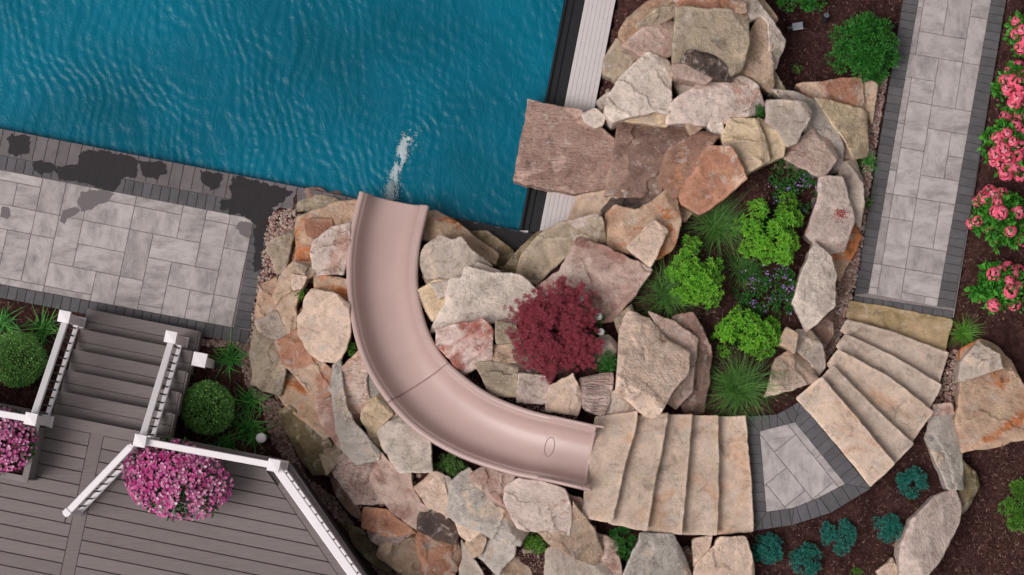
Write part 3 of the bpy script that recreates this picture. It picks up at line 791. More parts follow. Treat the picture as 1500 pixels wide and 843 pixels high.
SLAB = [('step', 'highest stone step directly below the slide entrance'), ('step', 'stone step one below the slide entrance step'),
  ('step', 'middle stone step of the five climbing to the slide'), ('step', 'second stone step up from the landing towards the slide'), ('step', 'stone step rising from landing towards slide, reddish stains at its end'),
  ('step', 'wide tan stone step flush with the landing, leading down to the path'), ('step_grey', 'greyish stone step one below the landing towards the path'), ('step', 'tan stone step third down from landing towards the path'),
  ('step_grey', 'pinkish grey stone step fourth down from the landing'), ('step_grey', 'pale stone step next to the mossy one, spotted along its back'), ('step_moss', 'mossy olive stone step at the end of the path')]
for (pl, z), (mt, lb) in zip(STEPS, SLAB):
    rock('stone_step', 'step', pl, mt, lb, zc=z, zb=z - .34, tilt=(0, 0), facets=0, rough=.55, group=SG, rim=.9, ledge=.03, grow=0, chip=.55, under=.12)

RK = [
# --- beside the patio and pool, on the outer side of the slide
('brown', .12, [(446,287),(450,278),(468,277),(480,284),(505,279),(522,279),(521,300),(450,300)], 'low brown rock at the waterline behind tan blocks beside slide mouth'),
('greentan', .16, [(435,290),(475,286),(490,291),(500,298),(470,310),(438,317),(433,303)], 'greenish tan block at corner of coping and pool'),
('rusttan', .2, [(435,317),(470,306),(493,296),(521,294),(516,323),(493,331),(483,339),(457,358),(455,386),(433,384),(436,360),(432,332)], 'long tan rock with rust marks beside the slide mouth'),
('orange', .27, [(448,323),(484,320),(485,338),(472,344),(458,356),(450,345)], 'square bright orange stone set on the long tan rock'),
('orange', .3, [(495,303),(518,296),(518,321),(508,318)], 'small orange stone touching the slide flange near its mouth'),
('pinkwhite', .3, [(460,353),(483,337),(513,327),(509,370),(501,400),(460,400),(456,368)], 'pinkish grey block against the slide, below the orange stones'),
('greentan', .2, [(392,365),(400,353),(431,338),(416,396),(407,401)], 'thin triangular olive slab standing in the pebbles by the patio'),
('tan', .14, [(433,385),(455,386),(462,400),(452,404),(430,396),(426,388)], 'low tan stone between the triangular slab and pinkish block'),
('rusttan', .22, [(460,400),(508,411),(507,438),(493,434),(470,428),(462,420)], 'tan and rose wedge against slide above the big cream boulder'),
('tan', .28, [(408,407),(430,386),(457,392),(459,402),(441,411),(438,430),(431,450),(432,485),(423,488),(410,460),(400,433)], 'curved tan rock wrapped round a small green plant'),
('rusttan', .16, [(383,417),(404,407),(403,437),(411,463),(390,473),(374,479),(378,443)], 'orange tinted upright stone next to the patio pebbles'),
('cream', .36, [(428,403),(447,407),(440,421),(430,423)], 'small pale stone perched on the curved tan rock'),
('cream', .38, [(447,437),(457,425),(493,432),(511,447),(513,477),(508,503),(494,529),(470,528),(453,514),(438,490),(436,465),(443,455)], 'large rounded cream boulder beside the slide'),
('orange', .2, [(432,465),(441,455),(440,490),(446,505),(434,488),(430,475)], 'narrow orange stone tucked against the large cream boulder'),
('grey', .18, [(374,472),(403,457),(415,477),(421,490),(407,500),(380,484)], 'grey tan wedge pair between orange upright and outer grey slab'),
('greentan', .26, [(373,477),(406,503),(418,547),(409,579),(368,562),(373,550),(366,520)], 'tall greenish grey slab nearest the patio corner bricks'),
('orange', .34, [(403,500),(433,484),(460,515),(484,543),(486,574),(470,584),(457,574),(430,548),(413,530)], 'big orange brown boulder below the large cream boulder'),
('rusttan', .2, [(410,553),(420,544),(463,583),(467,597),(485,638),(477,641),(447,617),(420,593),(405,574)], 'long tan rock lying under the big orange boulder'),
('pink', .26, [(462,588),(486,577),(494,621),(504,660),(487,643),(474,625)], 'rosy narrow stone beside tall blue grey slab'),
('mossy', .3, [(408,604),(423,595),(470,638),(484,646),(481,696),(457,693),(440,672),(423,642),(414,622)], 'moss stained olive boulder rising from the brown pebbles'),
('blue', .4, [(488,536),(495,529),(500,560),(506,600),(520,622),(558,665),(553,673),(523,680),(503,659),(492,622),(485,570)], 'tall blue grey dagger shaped slab'),
('ripple', .32, [(501,541),(526,516),(538,536),(536,557),(540,579),(527,623),(509,601),(498,570)], 'peach ripple marked rock next to the slide'),
('blue', .3, [(518,562),(537,539),(555,570),(553,584),(535,584)], 'small blue grey stone between rippled rock and slide'),
('yellow', .3, [(529,614),(540,590),(560,578),(574,607),(554,630),(564,666),(546,646)], 'yellowish tan rock against slide below the rippled rock'),
('white', .42, [(552,632),(580,611),(600,625),(628,645),(633,690),(587,691),(577,679),(560,655)], 'white grey rock with wrinkled surface beside the slide'),
('cream', .2, [(561,590),(573,594),(587,613),(577,614)], 'thin cream stone wedged under the slide flange'),
('pink', .36, [(542,705),(560,666),(580,688),(600,694),(604,715),(618,739),(636,752),(613,776),(573,750),(557,729)], 'long mauve grey rock below the wrinkled white rock'),
('dark', .3, [(618,740),(653,758),(671,775),(669,797),(640,790),(612,776)], 'dark brown rock stained nearly black at its end'),
('striped', .24, [(483,686),(503,665),(533,679),(556,674),(542,705),(562,736),(520,738),(500,710)], 'tan rock with grey ribbed face under the blue grey dagger slab'),
('greentan', .22, [(468,659),(484,645),(504,662),(488,683),(480,693)], 'small olive stone beside the moss stained boulder'),
('brown', .16, [(480,692),(487,704),(520,737),(533,766),(517,753),(493,726)], 'low brown stone along the edge of the deck pebbles'),
('orange', .3, [(532,745),(567,749),(606,779),(573,786),(530,773)], 'flat orange tan block in the wall facing the deck'),
('striped', .2, [(540,779),(573,786),(606,780),(580,798),(557,798),(543,790)], 'ribbed grey stone directly under the orange tan block'),
('tan', .26, [(558,799),(580,796),(608,782),(618,815),(628,846),(600,849),(577,830),(553,814)], 'broad tan stone at foot of wall facing the deck'),
('orange', .3, [(610,778),(640,789),(670,796),(679,815),(664,840),(637,836),(613,810)], 'rusty reddish rock below the dark brown rock'),
('orange', .24, [(613,811),(637,836),(664,841),(672,860),(627,860)], 'orange rock below the rusty reddish one'),
('mossy', .12, [(510,769),(537,782),(560,809),(593,840),(560,836),(520,802)], 'low damp mossy stone at the pebbles facing the deck corner'),
('cream', .34, [(607,715),(633,693),(648,694),(658,756),(627,740)], 'pale triangular rock beside the thyme clump'),
('grey', .34, [(638,695),(658,702),(660,742),(654,757),(643,722)], 'slim grey stone between pale triangle and big grey slab'),
('blue', .38, [(660,706),(687,687),(707,715),(723,741),(747,755),(774,779),(760,798),(720,786),(667,763),(657,749)], 'big smooth grey slab sloping away from the slide'),
('pink', .36, [(690,696),(707,686),(753,698),(741,722),(748,756),(720,740),(693,710)], 'pinkish rounded rock between slide and big grey slab'),
('pinkwhite', .45, [(743,715),(760,703),(797,708),(828,719),(836,745),(833,783),(797,780),(760,773),(739,735)], 'big pink and white block beside the slide entrance'),
('cream', .22, [(667,762),(701,780),(687,793),(675,783)], 'small cream stone below the big smooth grey slab'),
('blue', .3, [(710,788),(754,799),(751,812),(728,841),(702,815)], 'grey stone beside the mulch pocket with green sprouts'),
('grey', .26, [(675,792),(690,815),(711,850),(672,852),(680,815)], 'narrow grey stone next to the rusty reddish rock'),
('tan', .26, [(683,795),(703,782),(711,789),(704,810),(693,816)], 'little tan stone among grey stones below the smooth slab'),
('tan', .2, [(730,840),(750,815),(778,840),(772,862),(727,862)], 'tan stone below the mulch pocket with green sprouts'),
('tan', .38, [(793,782),(833,780),(841,739),(864,769),(889,820),(872,831),(850,820),(810,798)], 'large tan triangular slab leaning on pink and white block'),
('grey', .3, [(803,806),(813,799),(870,831),(895,822),(912,856),(797,860)], 'broad grey stone under the tan triangular slab'),
('pink', .26, [(867,782),(900,791),(909,829),(909,848),(887,822)], 'pinkish stone beside green cushion plant by the steps'),
('brown', .3, [(830,725),(850,731),(864,747),(860,756),(847,750)], 'small brown stone at the foot of the slide handle'),
('blue', .36, [(917,834),(940,784),(984,783),(1001,812),(1016,852),(911,858)], 'pale blue grey boulder below the stone steps'),
('cream', .24, [(1016,792),(1041,786),(1038,802),(1018,828)], 'small upright cream stone between two boulders below the steps'),
('brown', .16, [(991,810),(1006,801),(1019,829),(1015,848)], 'thin brown stone beside the pale blue grey boulder'),
('cream', .34, [(1019,830),(1057,788),(1091,788),(1101,815),(1108,854),(1018,858)], 'cream boulder beside the teal mounds below the steps'),
# --- inner side of the slide
('rusttan', .3, [(620,350),(627,310),(637,307),(667,326),(692,345),(728,373),(725,386),(700,376),(663,354)], 'tan and orange rock by slide mouth sloping down to pool'),
('mossy', .16, [(688,340),(713,341),(751,370),(744,391),(726,388),(720,370)], 'dark mossy wedge rock at the pool corner coping'),
('grey', .38, [(617,367),(643,344),(662,353),(675,349),(688,367),(718,387),(697,398),(677,408),(623,406),(614,383)], 'grey scalloped slab next to slide near the pool'),
('white', .42, [(699,387),(732,397),(713,403),(697,394)], 'little white chip rock beside the scalloped grey slab'),
('white', .36, [(683,391),(713,401),(760,402),(788,427),(752,476),(720,471),(673,473),(631,484),(653,443),(660,409),(677,410)], 'large pale grey white flat slab next to red maple'),
('yellow', .24, [(612,428),(637,412),(657,409),(654,437),(633,468),(623,450)], 'yellowish stone wedged between slide and the large pale slab'),
('white', .33, [(633,417),(655,412),(653,430),(643,436)], 'small white chip lying on the yellowish wedged stone'),
('greentan', .22, [(621,405),(643,401),(649,409),(627,416)], 'little olive stone touching slide under scalloped slab'),
('redspeck', .36, [(640,483),(707,469),(722,483),(719,528),(693,538),(680,548),(640,504)], 'red speckled white block beside the slide seam'),
('greentan', .3, [(727,472),(754,476),(761,501),(729,501)], 'olive tan cube behind the red maple'),
('tan', .2, [(722,507),(754,504),(756,530),(722,529)], 'low tan stone under the edge of the red maple'),
('greentan', .26, [(694,531),(757,530),(758,580),(719,578),(709,555)], 'grey olive block on the slide edge below red speckled block'),
('pinkwhite', .22, [(761,549),(807,552),(800,590),(759,588)], 'pinkish white block at the slide edge below the maple'),
('cream', .28, [(806,566),(838,550),(854,585),(845,607),(801,600)], 'cream lump with wrinkles between pinkish and striped blocks'),
('striped', .26, [(851,556),(896,546),(896,577),(885,609),(857,601),(849,577)], 'pink striped layered block near the slide entrance'),
('white', .14, [(889,582),(900,574),(929,600),(920,606),(887,606)], 'small white wedge at the highest stone step'),
('dark', .1, [(735,505),(800,500),(850,540),(800,556),(740,540)], 'dark stone half hidden beneath the red maple'),
('cream', .5, [(923,454),(953,466),(980,499),(1011,517),(1009,545),(994,562),(974,589),(961,611),(946,610),(920,586),(902,575),(905,545),(912,480)], 'largest cream flat topped boulder above the steps'),
('pink', .36, [(953,459),(987,472),(1021,497),(1016,540),(1011,575),(990,598),(978,590),(1000,520),(975,495)], 'brownish pink layers showing under the largest cream boulder'),
('brown', .26, [(987,466),(1013,459),(1028,480),(1041,510),(1038,560),(1031,602),(1005,606),(998,590),(1012,540)], 'grey brown slab standing behind the largest cream boulder'),
('greentan', .22, [(902,466),(925,449),(930,470),(912,500)], 'olive corner stone behind the largest cream boulder'),
('grey', .2, [(868,500),(890,492),(904,505),(900,530),(876,528),(866,515)], 'small grey cobble beside white flowers and red maple'),
('redmottle', .42, [(848,347),(883,361),(953,395),(931,430),(896,469),(850,471),(800,441),(784,421),(820,397)], 'large mauve mottled boulder behind the red maple'),
('greentan', .5, [(757,402),(766,373),(780,354),(820,327),(880,322),(886,356),(850,350),(835,370),(800,400),(787,414)], 'pale green grey sloping rock next to pool cover lid'),
('mossy', .3, [(733,398),(753,373),(790,342),(804,339),(764,383),(760,402)], 'narrow mossy rock along the pool corner'),
('pinkwhite', .36, [(835,325),(875,315),(881,328),(845,333)], 'thin pale layer on the back of the green grey rock'),
('tan', .26, [(832,323),(847,287),(887,282),(914,282),(894,297),(884,316),(877,319)], 'tan brown rock between jumping ledge and green grey rock'),
('dark', .2, [(884,306),(900,287),(962,289),(950,312),(905,330),(893,360),(881,332)], 'black stained rock under the peach boulder'),
('rusttan', .4, [(888,313),(903,302),(933,310),(957,297),(977,277),(992,290),(996,327),(984,367),(963,379),(933,374),(893,361)], 'peach coloured boulder with two humps'),
('cream', .54, [(920,360),(957,322),(978,337),(961,373),(952,389),(937,376)], 'pale cream stone lying on the peach boulder'),
('cream', .14, [(997,301),(1014,310),(1003,323),(996,314)], 'small cream cobble below the orange rock'),
('orange', .38, [(1037,212),(1067,216),(1084,240),(1091,262),(1063,289),(1027,311),(1000,296),(997,283),(1015,255)], 'bright orange rock with pale patch by the flower bed'),
('rust', .3, [(980,217),(1030,192),(1051,199),(1034,221),(1003,274),(987,290),(966,260)], 'dark rust brown rock between slab and orange rock'),
('brown', .2, [(908,176),(1008,183),(1013,200),(980,217),(968,257),(969,288),(888,285),(903,213)], 'wide brown slab leading to the jumping ledge'),
('white', .44, [(852,167),(872,157),(887,171),(883,183),(872,188),(856,179)], 'small round whitish stone lying on the jumping ledge'),
('white', .46, [(927,97),(950,77),(980,89),(984,147),(978,164),(960,161),(897,176),(887,164),(893,140),(910,113)], 'large whitish boulder beside the pool cover lid'),
('yellow', .3, [(913,176),(960,160),(982,166),(976,184)], 'thin yellowish stone under the large whitish boulder'),
('grey', .2, [(876,148),(890,138),(897,166),(886,166)], 'small grey stone between white lid and whitish boulder'),
('greentan', .3, [(885,90),(903,57),(923,69),(931,85),(903,119),(886,104)], 'grey olive stone facing the white pool lid'),
('rusttan', .32, [(907,50),(920,27),(950,2),(990,-8),(987,15),(933,41),(917,64)], 'orange edged rock curving round behind the pink tan block'),
('greentan', .42, [(933,37),(960,16),(993,4),(998,15),(973,29),(937,46)], 'curved olive strip of stone beside the square green slab'),
('pink', .46, [(915,67),(940,43),(977,26),(991,32),(988,74),(970,84),(943,83)], 'pink and tan block beside the square green slab'),
('greentan', .42, [(992,13),(1097,15),(1097,57),(1087,100),(1067,111),(986,108),(989,50)], 'square greenish flat slab on top of the rock pile'),
('orange', .36, [(995,-6),(1088,6),(1091,19),(997,19)], 'thin rusty slab behind the square green slab'),
('pink', .2, [(985,-30),(1100,-30),(1095,5),(990,2)], 'pinkish rock behind the thin rusty slab'),
('dark', .62, [(999,90),(1007,76),(1040,77),(1063,96),(1071,113),(1047,111)], 'dark speckled stone on the square green slab'),
('pink', .66, [(986,95),(1033,94),(1049,107),(1033,119),(990,111)], 'pale mauve flat stone next to the dark speckled stone'),
('grey', .24, [(984,110),(1000,113),(1014,127),(997,141)], 'small grey stone between the whitish boulders'),
('pinkwhite', .44, [(1040,113),(1093,112),(1110,126),(1126,157),(1093,171),(1053,183),(979,178),(986,150)], 'broad pinkish white boulder below the square green slab'),
('tan', .42, [(1113,22),(1129,31),(1133,131),(1084,114),(1100,47)], 'tall tan slab beside the square green slab'),
('greentan', .2, [(1132,100),(1149,133),(1128,137)], 'small olive wedge at foot of the tall tan slab'),
('white', .34, [(1088,-10),(1107,2),(1131,30),(1151,57),(1138,94),(1130,95),(1127,32),(1113,22),(1098,30)], 'whitish slab leaning at the mulch bed with spotlights'),
('tan', .2, [(1105,-12),(1122,4),(1138,28),(1130,32),(1105,5)], 'tan strip of rock behind the leaning whitish slab'),
('grey', .44, [(1127,147),(1180,150),(1189,163),(1167,208),(1153,211),(1143,190),(1124,177)], 'grey three sided stone with a tan spot'),
('blue', .28, [(1132,134),(1160,136),(1194,150),(1224,187),(1238,213),(1234,244),(1209,257),(1190,215),(1170,170)], 'long bluish slab curving under the three sided stone'),
('pink', .4, [(1197,186),(1211,196),(1228,230),(1207,256),(1197,257),(1150,231),(1153,217)], 'pink grey rounded rock beside purple flowers'),
('orange', .26, [(1169,126),(1262,113),(1271,161),(1210,151),(1183,144)], 'flat rust red slab beside the evergreen shrub'),
('tan', .18, [(1263,113),(1284,125),(1279,178),(1270,161)], 'pale broken edge beside the rust red slab'),
('yellow', .3, [(1195,149),(1272,161),(1274,223),(1251,228),(1237,204),(1220,184)], 'square yellowish tan slab near the path'),
('pink', .22, [(1222,190),(1247,200),(1252,231),(1236,234)], 'small rosy stone under the square yellowish slab'),
('yellow', .42, [(1073,172),(1110,174),(1124,217),(1128,234),(1093,253),(1067,223),(1059,200)], 'yellow cream boulder above the orange rock'),
('yellow', .36, [(1112,174),(1127,179),(1149,210),(1148,228),(1127,234)], 'narrow cream boulder attached to the yellow cream one'),
('white', .3, [(1038,183),(1057,181),(1059,197),(1050,201)], 'little white cobble under broad pinkish white boulder'),
('tan', .24, [(1006,180),(1031,182),(1014,199)], 'little tan cobble under broad pinkish white boulder'),
('pinkwhite', .4, [(1203,259),(1233,261),(1253,317),(1238,364),(1210,371),(1182,343),(1199,293)], 'white boulder strewn with red petals beside purple flowers'),
('grey', .22, [(1230,245),(1254,229),(1263,265),(1264,300),(1261,328),(1251,318),(1234,266)], 'grey stone between white boulder and path pebbles'),
('rusttan', .16, [(1252,328),(1263,347),(1230,408),(1216,378),(1238,364)], 'low orange stained rock along the path pebbles'),
('white', .36, [(1195,356),(1217,377),(1226,400),(1223,447),(1184,484),(1162,443),(1180,393)], 'grey and white marbled boulder along the path pebbles'),
('brown', .2, [(1187,484),(1221,456),(1218,490),(1205,514)], 'rosy brown stone under the marbled boulder'),
('grey', .3, [(1167,485),(1187,484),(1204,507),(1209,537),(1197,552),(1190,530),(1167,513)], 'rounded grey stone beside the cream flat stone'),
('tan', .28, [(1142,503),(1153,481),(1168,490),(1164,514)], 'small tan stone next to the lime shrub nearest the steps'),
('cream', .2, [(1122,580),(1137,527),(1163,513),(1188,527),(1198,554),(1167,568)], 'cream flat stone above the landing'),
# --- beyond the steps
('rusttan', .4, [(1412,512),(1440,496),(1460,503),(1484,530),(1498,560),(1517,600),(1502,641),(1457,654),(1410,661),(1402,620),(1410,563)], 'very large tan and grey layered boulder beyond the steps'),
('grey', .52, [(1410,531),(1436,502),(1463,520),(1466,539),(1408,557)], 'grey slab lying on the very large layered boulder'),
('blue', .3, [(1370,605),(1397,605),(1408,641),(1408,715),(1387,715),(1357,641)], 'upright blue grey slab beside the steps'),
('pink', .2, [(1369,595),(1394,592),(1398,607),(1369,609)], 'small rosy stone at the end of blue grey slab'),
('pinkwhite', .44, [(1336,763),(1370,728),(1401,718),(1411,744),(1408,768),(1380,818),(1357,844),(1320,849),(1318,807)], 'long pale pinkish boulder near the teal mounds'),
('mossy', .24, [(1406,674),(1429,694),(1437,714),(1415,750),(1406,724)], 'mossy grey rock behind the long pale boulder'),
('cream', .14, [(1286,838),(1307,821),(1318,842),(1300,854)], 'small cream cobble at foot of the long pale boulder'),
]
SPECIAL = {'small round whitish stone lying on the jumping ledge': dict(zc=.50, zb=.30, tilt=(0, 0), facets=1, grow=.5),
  'pale green grey sloping rock next to pool cover lid': dict(zc=.72, tilt=(.2, .25), zb=-.3, facets=1),
  'narrow mossy rock along the pool corner': dict(zc=.42, tilt=(.3, .3), zb=-.3, facets=1),
  'large mauve mottled boulder behind the red maple': dict(zc=1.12, tilt=(.12, -.12), zb=.2),
  'thin pale layer on the back of the green grey rock': dict(zc=.86, tilt=(0, .1), zb=.3)}
for mt, lift, poly, lb in RK:
    rock('rock', 'rock', poly, mt, lb, lift, group='landscape rocks', **SPECIAL.get(lb, {}))
rock('jumping_ledge', 'stone ledge', [(773,144),(812,153),(850,160),(884,187),(905,206),(894,274),(882,282),(840,284),(795,276),(750,266),(757,238),(760,212),(768,180)], 'ledge',
     'big pinkish flat ledge stone jutting over the pool', zc=.36, zb=.012, tilt=(.02, .0), facets=0, rough=1.1, ledge=.6, grow=0)

# ------------------------------------------------------------------ slide
def cr(pts, t):
    n = len(pts) - 1; i = min(n - 1, int(t)); f = t - i
    p = [pts[max(0, i - 1)], pts[i], pts[i + 1], pts[min(n, i + 2)]]
    return [.5 * (2 * b + (c - a) * f + (2 * a - 5 * b + 4 * c - d) * f * f + (-a + 3 * b - 3 * c + d) * f ** 3) for a, b, c, d in zip(*[list(map(float, q)) if hasattr(q, '__len__') else [float(q)] for q in p])]
PROF = [(-.004, -.16), (0, -.05), (.004, -.012), (.014, .004), (.035, .010), (.06, .008), (.078, -.004), (.088, -.028), (.098, -.034), (.112, -.04), (.128, -.06), (.145, -.105), (.17, -.17), (.205, -.225), (.26, -.268), (.34, -.295), (.43, -.308), (.5, -.311)]
PROF = PROF + [(1 - u, h) for u, h in PROF[-2::-1]]
def chute_pt(t, u, h):
    l = cr(SL, t); r = cr(SR, t); z = cr(SZ, t)[0]
    a, b = P(l[0], l[1], z), P(r[0], r[1], z)
    return Vector((a.x + (b.x - a.x) * u, a.y + (b.y - a.y) * u, z + h))
slide = empty('water_slide', P(700, 640, .9)); tag(slide, 'curved pink pool slide chute descending into the pool', 'slide')
def chute(t0, t1, n, closed_top=False):
    vs = []; fs = []; m = len(PROF)
    for k in range(n + 1):
        t = t0 + (t1 - t0) * k / n
        for u, h in PROF: vs.append(chute_pt(t, u, h))
    for k in range(n):
        for i in range(m - 1): fs.append((k * m + i, (k + 1) * m + i, (k + 1) * m + i + 1, k * m + i + 1))
    o = mesh('chute_section', vs, fs, M['slide'], slide, True)
    md = o.modifiers.new('thick', 'SOLIDIFY'); md.thickness = .014; md.offset = -1
    return o
TS = 5.28
chute(0, TS - .004, 90); chute(TS + .004, 10, 90)
M['seam'] = simple('slide_seam', '#8f736f', .6)
vs = []; fs = []; m = len(PROF)
for t, dh in ((TS - .012, -.002), (TS - .010, .003), (TS + .010, .003), (TS + .012, -.002)):
    for u, h in PROF: vs.append(chute_pt(t, u, h + dh))
for k in range(3):
    for i in range(m - 1): fs.append((k * m + i, k * m + i + 1, (k + 1) * m + i + 1, (k + 1) * m + i))
mesh('seam_strip', vs, fs, M['seam'], slide, True)
# raised lip where the rider sits
vs = []; fs = []
inner = [p for p in PROF if .1 < p[0] < .9]; m = len(inner)
for t, dh in ((9.9, -.0), (9.93, .012), (9.98, .016), (10.03, .012), (10.05, -.02), (10.05, -.2)):
    for u, h in inner:
        p = chute_pt(min(t, 10), u, h + dh)
        if t > 10: p = p + (chute_pt(10, .5, 0) - chute_pt(9.9, .5, 0)) * ((t - 10) * 10)
        vs.append(p)
for k in range(5):
    for i in range(m - 1): fs.append((k * m + i, k * m + i + 1, (k + 1) * m + i + 1, (k + 1) * m + i))
mesh('entry_lip', vs, fs, M['slide'], slide, True)
c0 = P(805, 655, 1.36); ax = (chute_pt(9.4, .5, 0) - chute_pt(8.8, .5, 0)).normalized(); ay = Vector((-ax.y, ax.x, 0))
def chute_floor(p):
    best = None
    for k in range(60):
        t = 8.2 + 1.8 * k / 60; l = chute_pt(t, 0, 0); r = chute_pt(t, 1, 0); mid = (l + r) / 2; d = (r - l); d.z = 0
        f = Vector((d.y, -d.x, 0)).normalized(); s = abs((p - mid).xy.dot(f.xy))
        if best is None or s < best[0]: best = (s, t, (p - l).xy.dot(d.xy) / d.xy.length_squared)
    _, t, u = best
    for (u0, h0), (u1, h1) in zip(PROF, PROF[1:]):
        if u0 <= u <= u1: return chute_pt(t, u, h0 + (h1 - h0) * (u - u0) / max(1e-6, u1 - u0)).z
    return p.z
ring = []
for k in range(41):
    q = 2 * math.pi * k / 40; p = c0 + ax * .06 * math.cos(q) + ay * .125 * math.sin(q); p.z = chute_floor(p) + .0; ring.append(p)
v_, f_ = tube_vf(ring, .0055, 6, False); mesh('drain_ring', v_, f_, M['seam'], slide, True)
for sgn in (1, -1):
    ln = []
    for k in range(9):
        p = c0 - ax * (.06 + .05 * k / 8) + ay * sgn * (.10 + .11 * k / 8); p.z = chute_floor(p) - .001; ln.append(p)
    v_, f_ = tube_vf(ln, .0045, 5); mesh('groove', v_, f_, M['slide'], slide, True)
# handles at the entrance
for side, end in ((SR, (886, 626)), (SL, (866, 718))):
    u = .97 if side is SR else .03
    pts = [chute_pt(8.75, u, .012), chute_pt(9.0, u, .05), chute_pt(9.4, u, .1), chute_pt(9.8, u, .15)]
    e = P(end[0], end[1], 2.02); pts += [(pts[-1] + e) / 2 + Vector((0, 0, .04)), e, Vector((e.x, e.y, 1.8)), Vector((e.x - .04, e.y, 1.42))]
    sm = [Vector(cr([tuple(p) for p in pts], q * (len(pts) - 1) / 40)) for q in range(41)]
    v_, f_ = tube_vf(sm, [.012 + .012 * min(1, max(0, (28 - q) / 14)) for q in range(41)], 8); mesh('handle', v_, f_, M['slide'], slide, True)

# foam jet leaving the slide
ico = bmesh.new(); bmesh.ops.create_icosphere(ico, subdivisions=1, radius=1); ICO_V = [v.co.copy() for v in ico.verts]; ICO_F = [tuple(v.index for v in f.verts) for f in ico.faces]; ico.free()
def balls(items):
    vs = []; fs = []
    for p, r in items:
        b = len(vs)
        for v in ICO_V: vs.append((p[0] + v.x * r[0], p[1] + v.y * r[1], p[2] + v.z * r[2]))
        fs += [tuple(b + i for i in f) for f in ICO_F]
    return vs, fs
rg = random.Random(21); it = []
jp = [(572, 292), (575, 268), (581, 248), (589, 231), (589, 217), (598, 204)]
for k in range(13000):
    t = rg.random() ** .85 * 5; x, y = cr(jp, t); wdt = 7.0 - .8 * t + 1.0 * math.sin(t * 2.3) + (2.8 if t > 4.3 else 0)
    x += rg.gauss(0, wdt * .6); y += rg.gauss(0, 2.2)
    nz = noise.noise((x * .16, y * .07, 3)) + .5 * noise.noise((x * .4, y * .2, 7))
    if nz < -.42 + .6 * rg.random() - .12 * max(0, 2 - t): continue
    s = rg.uniform(.002, .0055) * (1 if rg.random() < .95 else 1.7)
    z = Z_W + .008 + max(0, (1.0 - t) * .16) * (.8 + .4 * rg.random())
    p = P(x, y, z); it.append((p, (s, s * 1.3, s * .6)))
for k in range(420):
    q = rg.uniform(0, 2 * math.pi); r = abs(rg.gauss(0, 13)); x, y = 598 + r * math.cos(q), 204 + r * math.sin(q) * .8
    if noise.noise((x * .15, y * .15, 9)) < .12: continue
    s = rg.uniform(.003, .007); it.append((P(x, y, Z_W + .006), (s, s, s * .6)))
v_, f_ = balls(it)
jet = mesh('water_jet', v_, f_, M['foam'], None, True, P(585, 245, Z_W)); tag(jet, 'white foaming water stream pouring from the slide into the pool', 'water jet')

# ------------------------------------------------------------------ deck
DZ = 1.15
DECK = [(-160, 559), (233, 637), (423, 675), (566, 885), (545, 980), (-160, 980)]
da = P(-160, 559, DZ); db = P(423, 675, DZ); de = (db - da); de.z = 0; de.normalize(); dn = Vector((-de.y, de.x, 0))   # dn points to the patio
deck = empty('deck', P(200, 750, 0)); tag(deck, 'raised grey composite deck with long boards', 'deck', kind='structure')
dk = ccw(w2(DECK, DZ))
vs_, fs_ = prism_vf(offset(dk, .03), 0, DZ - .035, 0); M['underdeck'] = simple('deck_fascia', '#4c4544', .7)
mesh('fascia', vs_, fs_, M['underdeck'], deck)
BW = .1695
inn = offset(dk, .30)
# border boards along the outer edges
def border(a, b, t0, t1, e0=0, e1=0):
    A, B = P(*a, DZ), P(*b, DZ); d = (B - A).normalized(); nn = Vector((d.y, -d.x, 0))
    if nn.dot(P(200, 780, DZ) - A) < 0: nn = -nn
    q = [A - d * e0 + nn * t0, B + d * e1 + nn * t0, B + d * (e1 - (t1 - t0) * .62) + nn * t1, A - d * e0 + nn * t1]
    prism('border_board', [tuple(v[:2]) for v in q], DZ - .03, DZ, M['deck'], deck, .004)
border((-160, 559), (422, 675), 0, .15)
border((423, 675), (566, 885), 0, .15, -.0, .3); 
bA, bB = P(423, 675, DZ), P(566, 885, DZ); bd = (bB - bA).normalized(); bn = Vector((bd.y, -bd.x, 0)); bn = bn if bn.dot(P(200, 780, DZ) - bA) > 0 else -bn
prism('border_board', [tuple(v[:2]) for v in [bA + bn * .155 + bd * .1, bB + bn * .155 + bd * .3, bB + bn * .30 + bd * .3, bA + bn * .30 + bd * .19]], DZ - .03, DZ, M['deck'], deck, .004)
# breaker board and courses
k0 = P(143, 640, DZ); k1 = P(104, 880, DZ)
kd = -dn
bw2 = .085
# the breaker runs square to the courses
br = P(143, 634, DZ)
prism('breaker_board', [tuple((br + de * s + kd * t)[:2]) for s, t in ((-bw2, .0), (bw2, .0), (bw2, 4.2), (-bw2, 4.2))], DZ - .03, DZ - .0005, M['deck'], deck, .004)
o = da + kd * .155
s_br = (br - da).dot(de)
def half(poly, o, nrm):
    out = []
    for j in range(len(poly)):
        p, q = poly[j], poly[(j + 1) % len(poly)]
        dp = (p[0] - o.x) * nrm.x + (p[1] - o.y) * nrm.y; dq = (q[0] - o.x) * nrm.x + (q[1] - o.y) * nrm.y
        if dp >= 0: out.append(p)
        if dp * dq < 0: t = dp / (dp - dq); out.append((p[0] + (q[0] - p[0]) * t, p[1] + (q[1] - p[1]) * t))
    return out
lim = bA + bn * .305
for c in range(24):
    t0, t1 = c * BW, (c + 1) * BW - .011
    for s0, s1 in ((-.2, s_br - bw2 - .005), (s_br + bw2 + .005, 9)):
        q = [tuple((o + de * s + kd * t)[:2]) for s, t in ((s0, t0), (s1, t0), (s1, t1), (s0, t1))]
        q = half(ccw(q), lim, bn)
        if len(q) < 3: continue
        vs, fs = prism_vf(q, DZ - .03, DZ, .004)
        a, cx, cy = area_c(q); mesh('deck_board', vs, fs, M['deck'], deck, loc=(cx, cy, DZ))
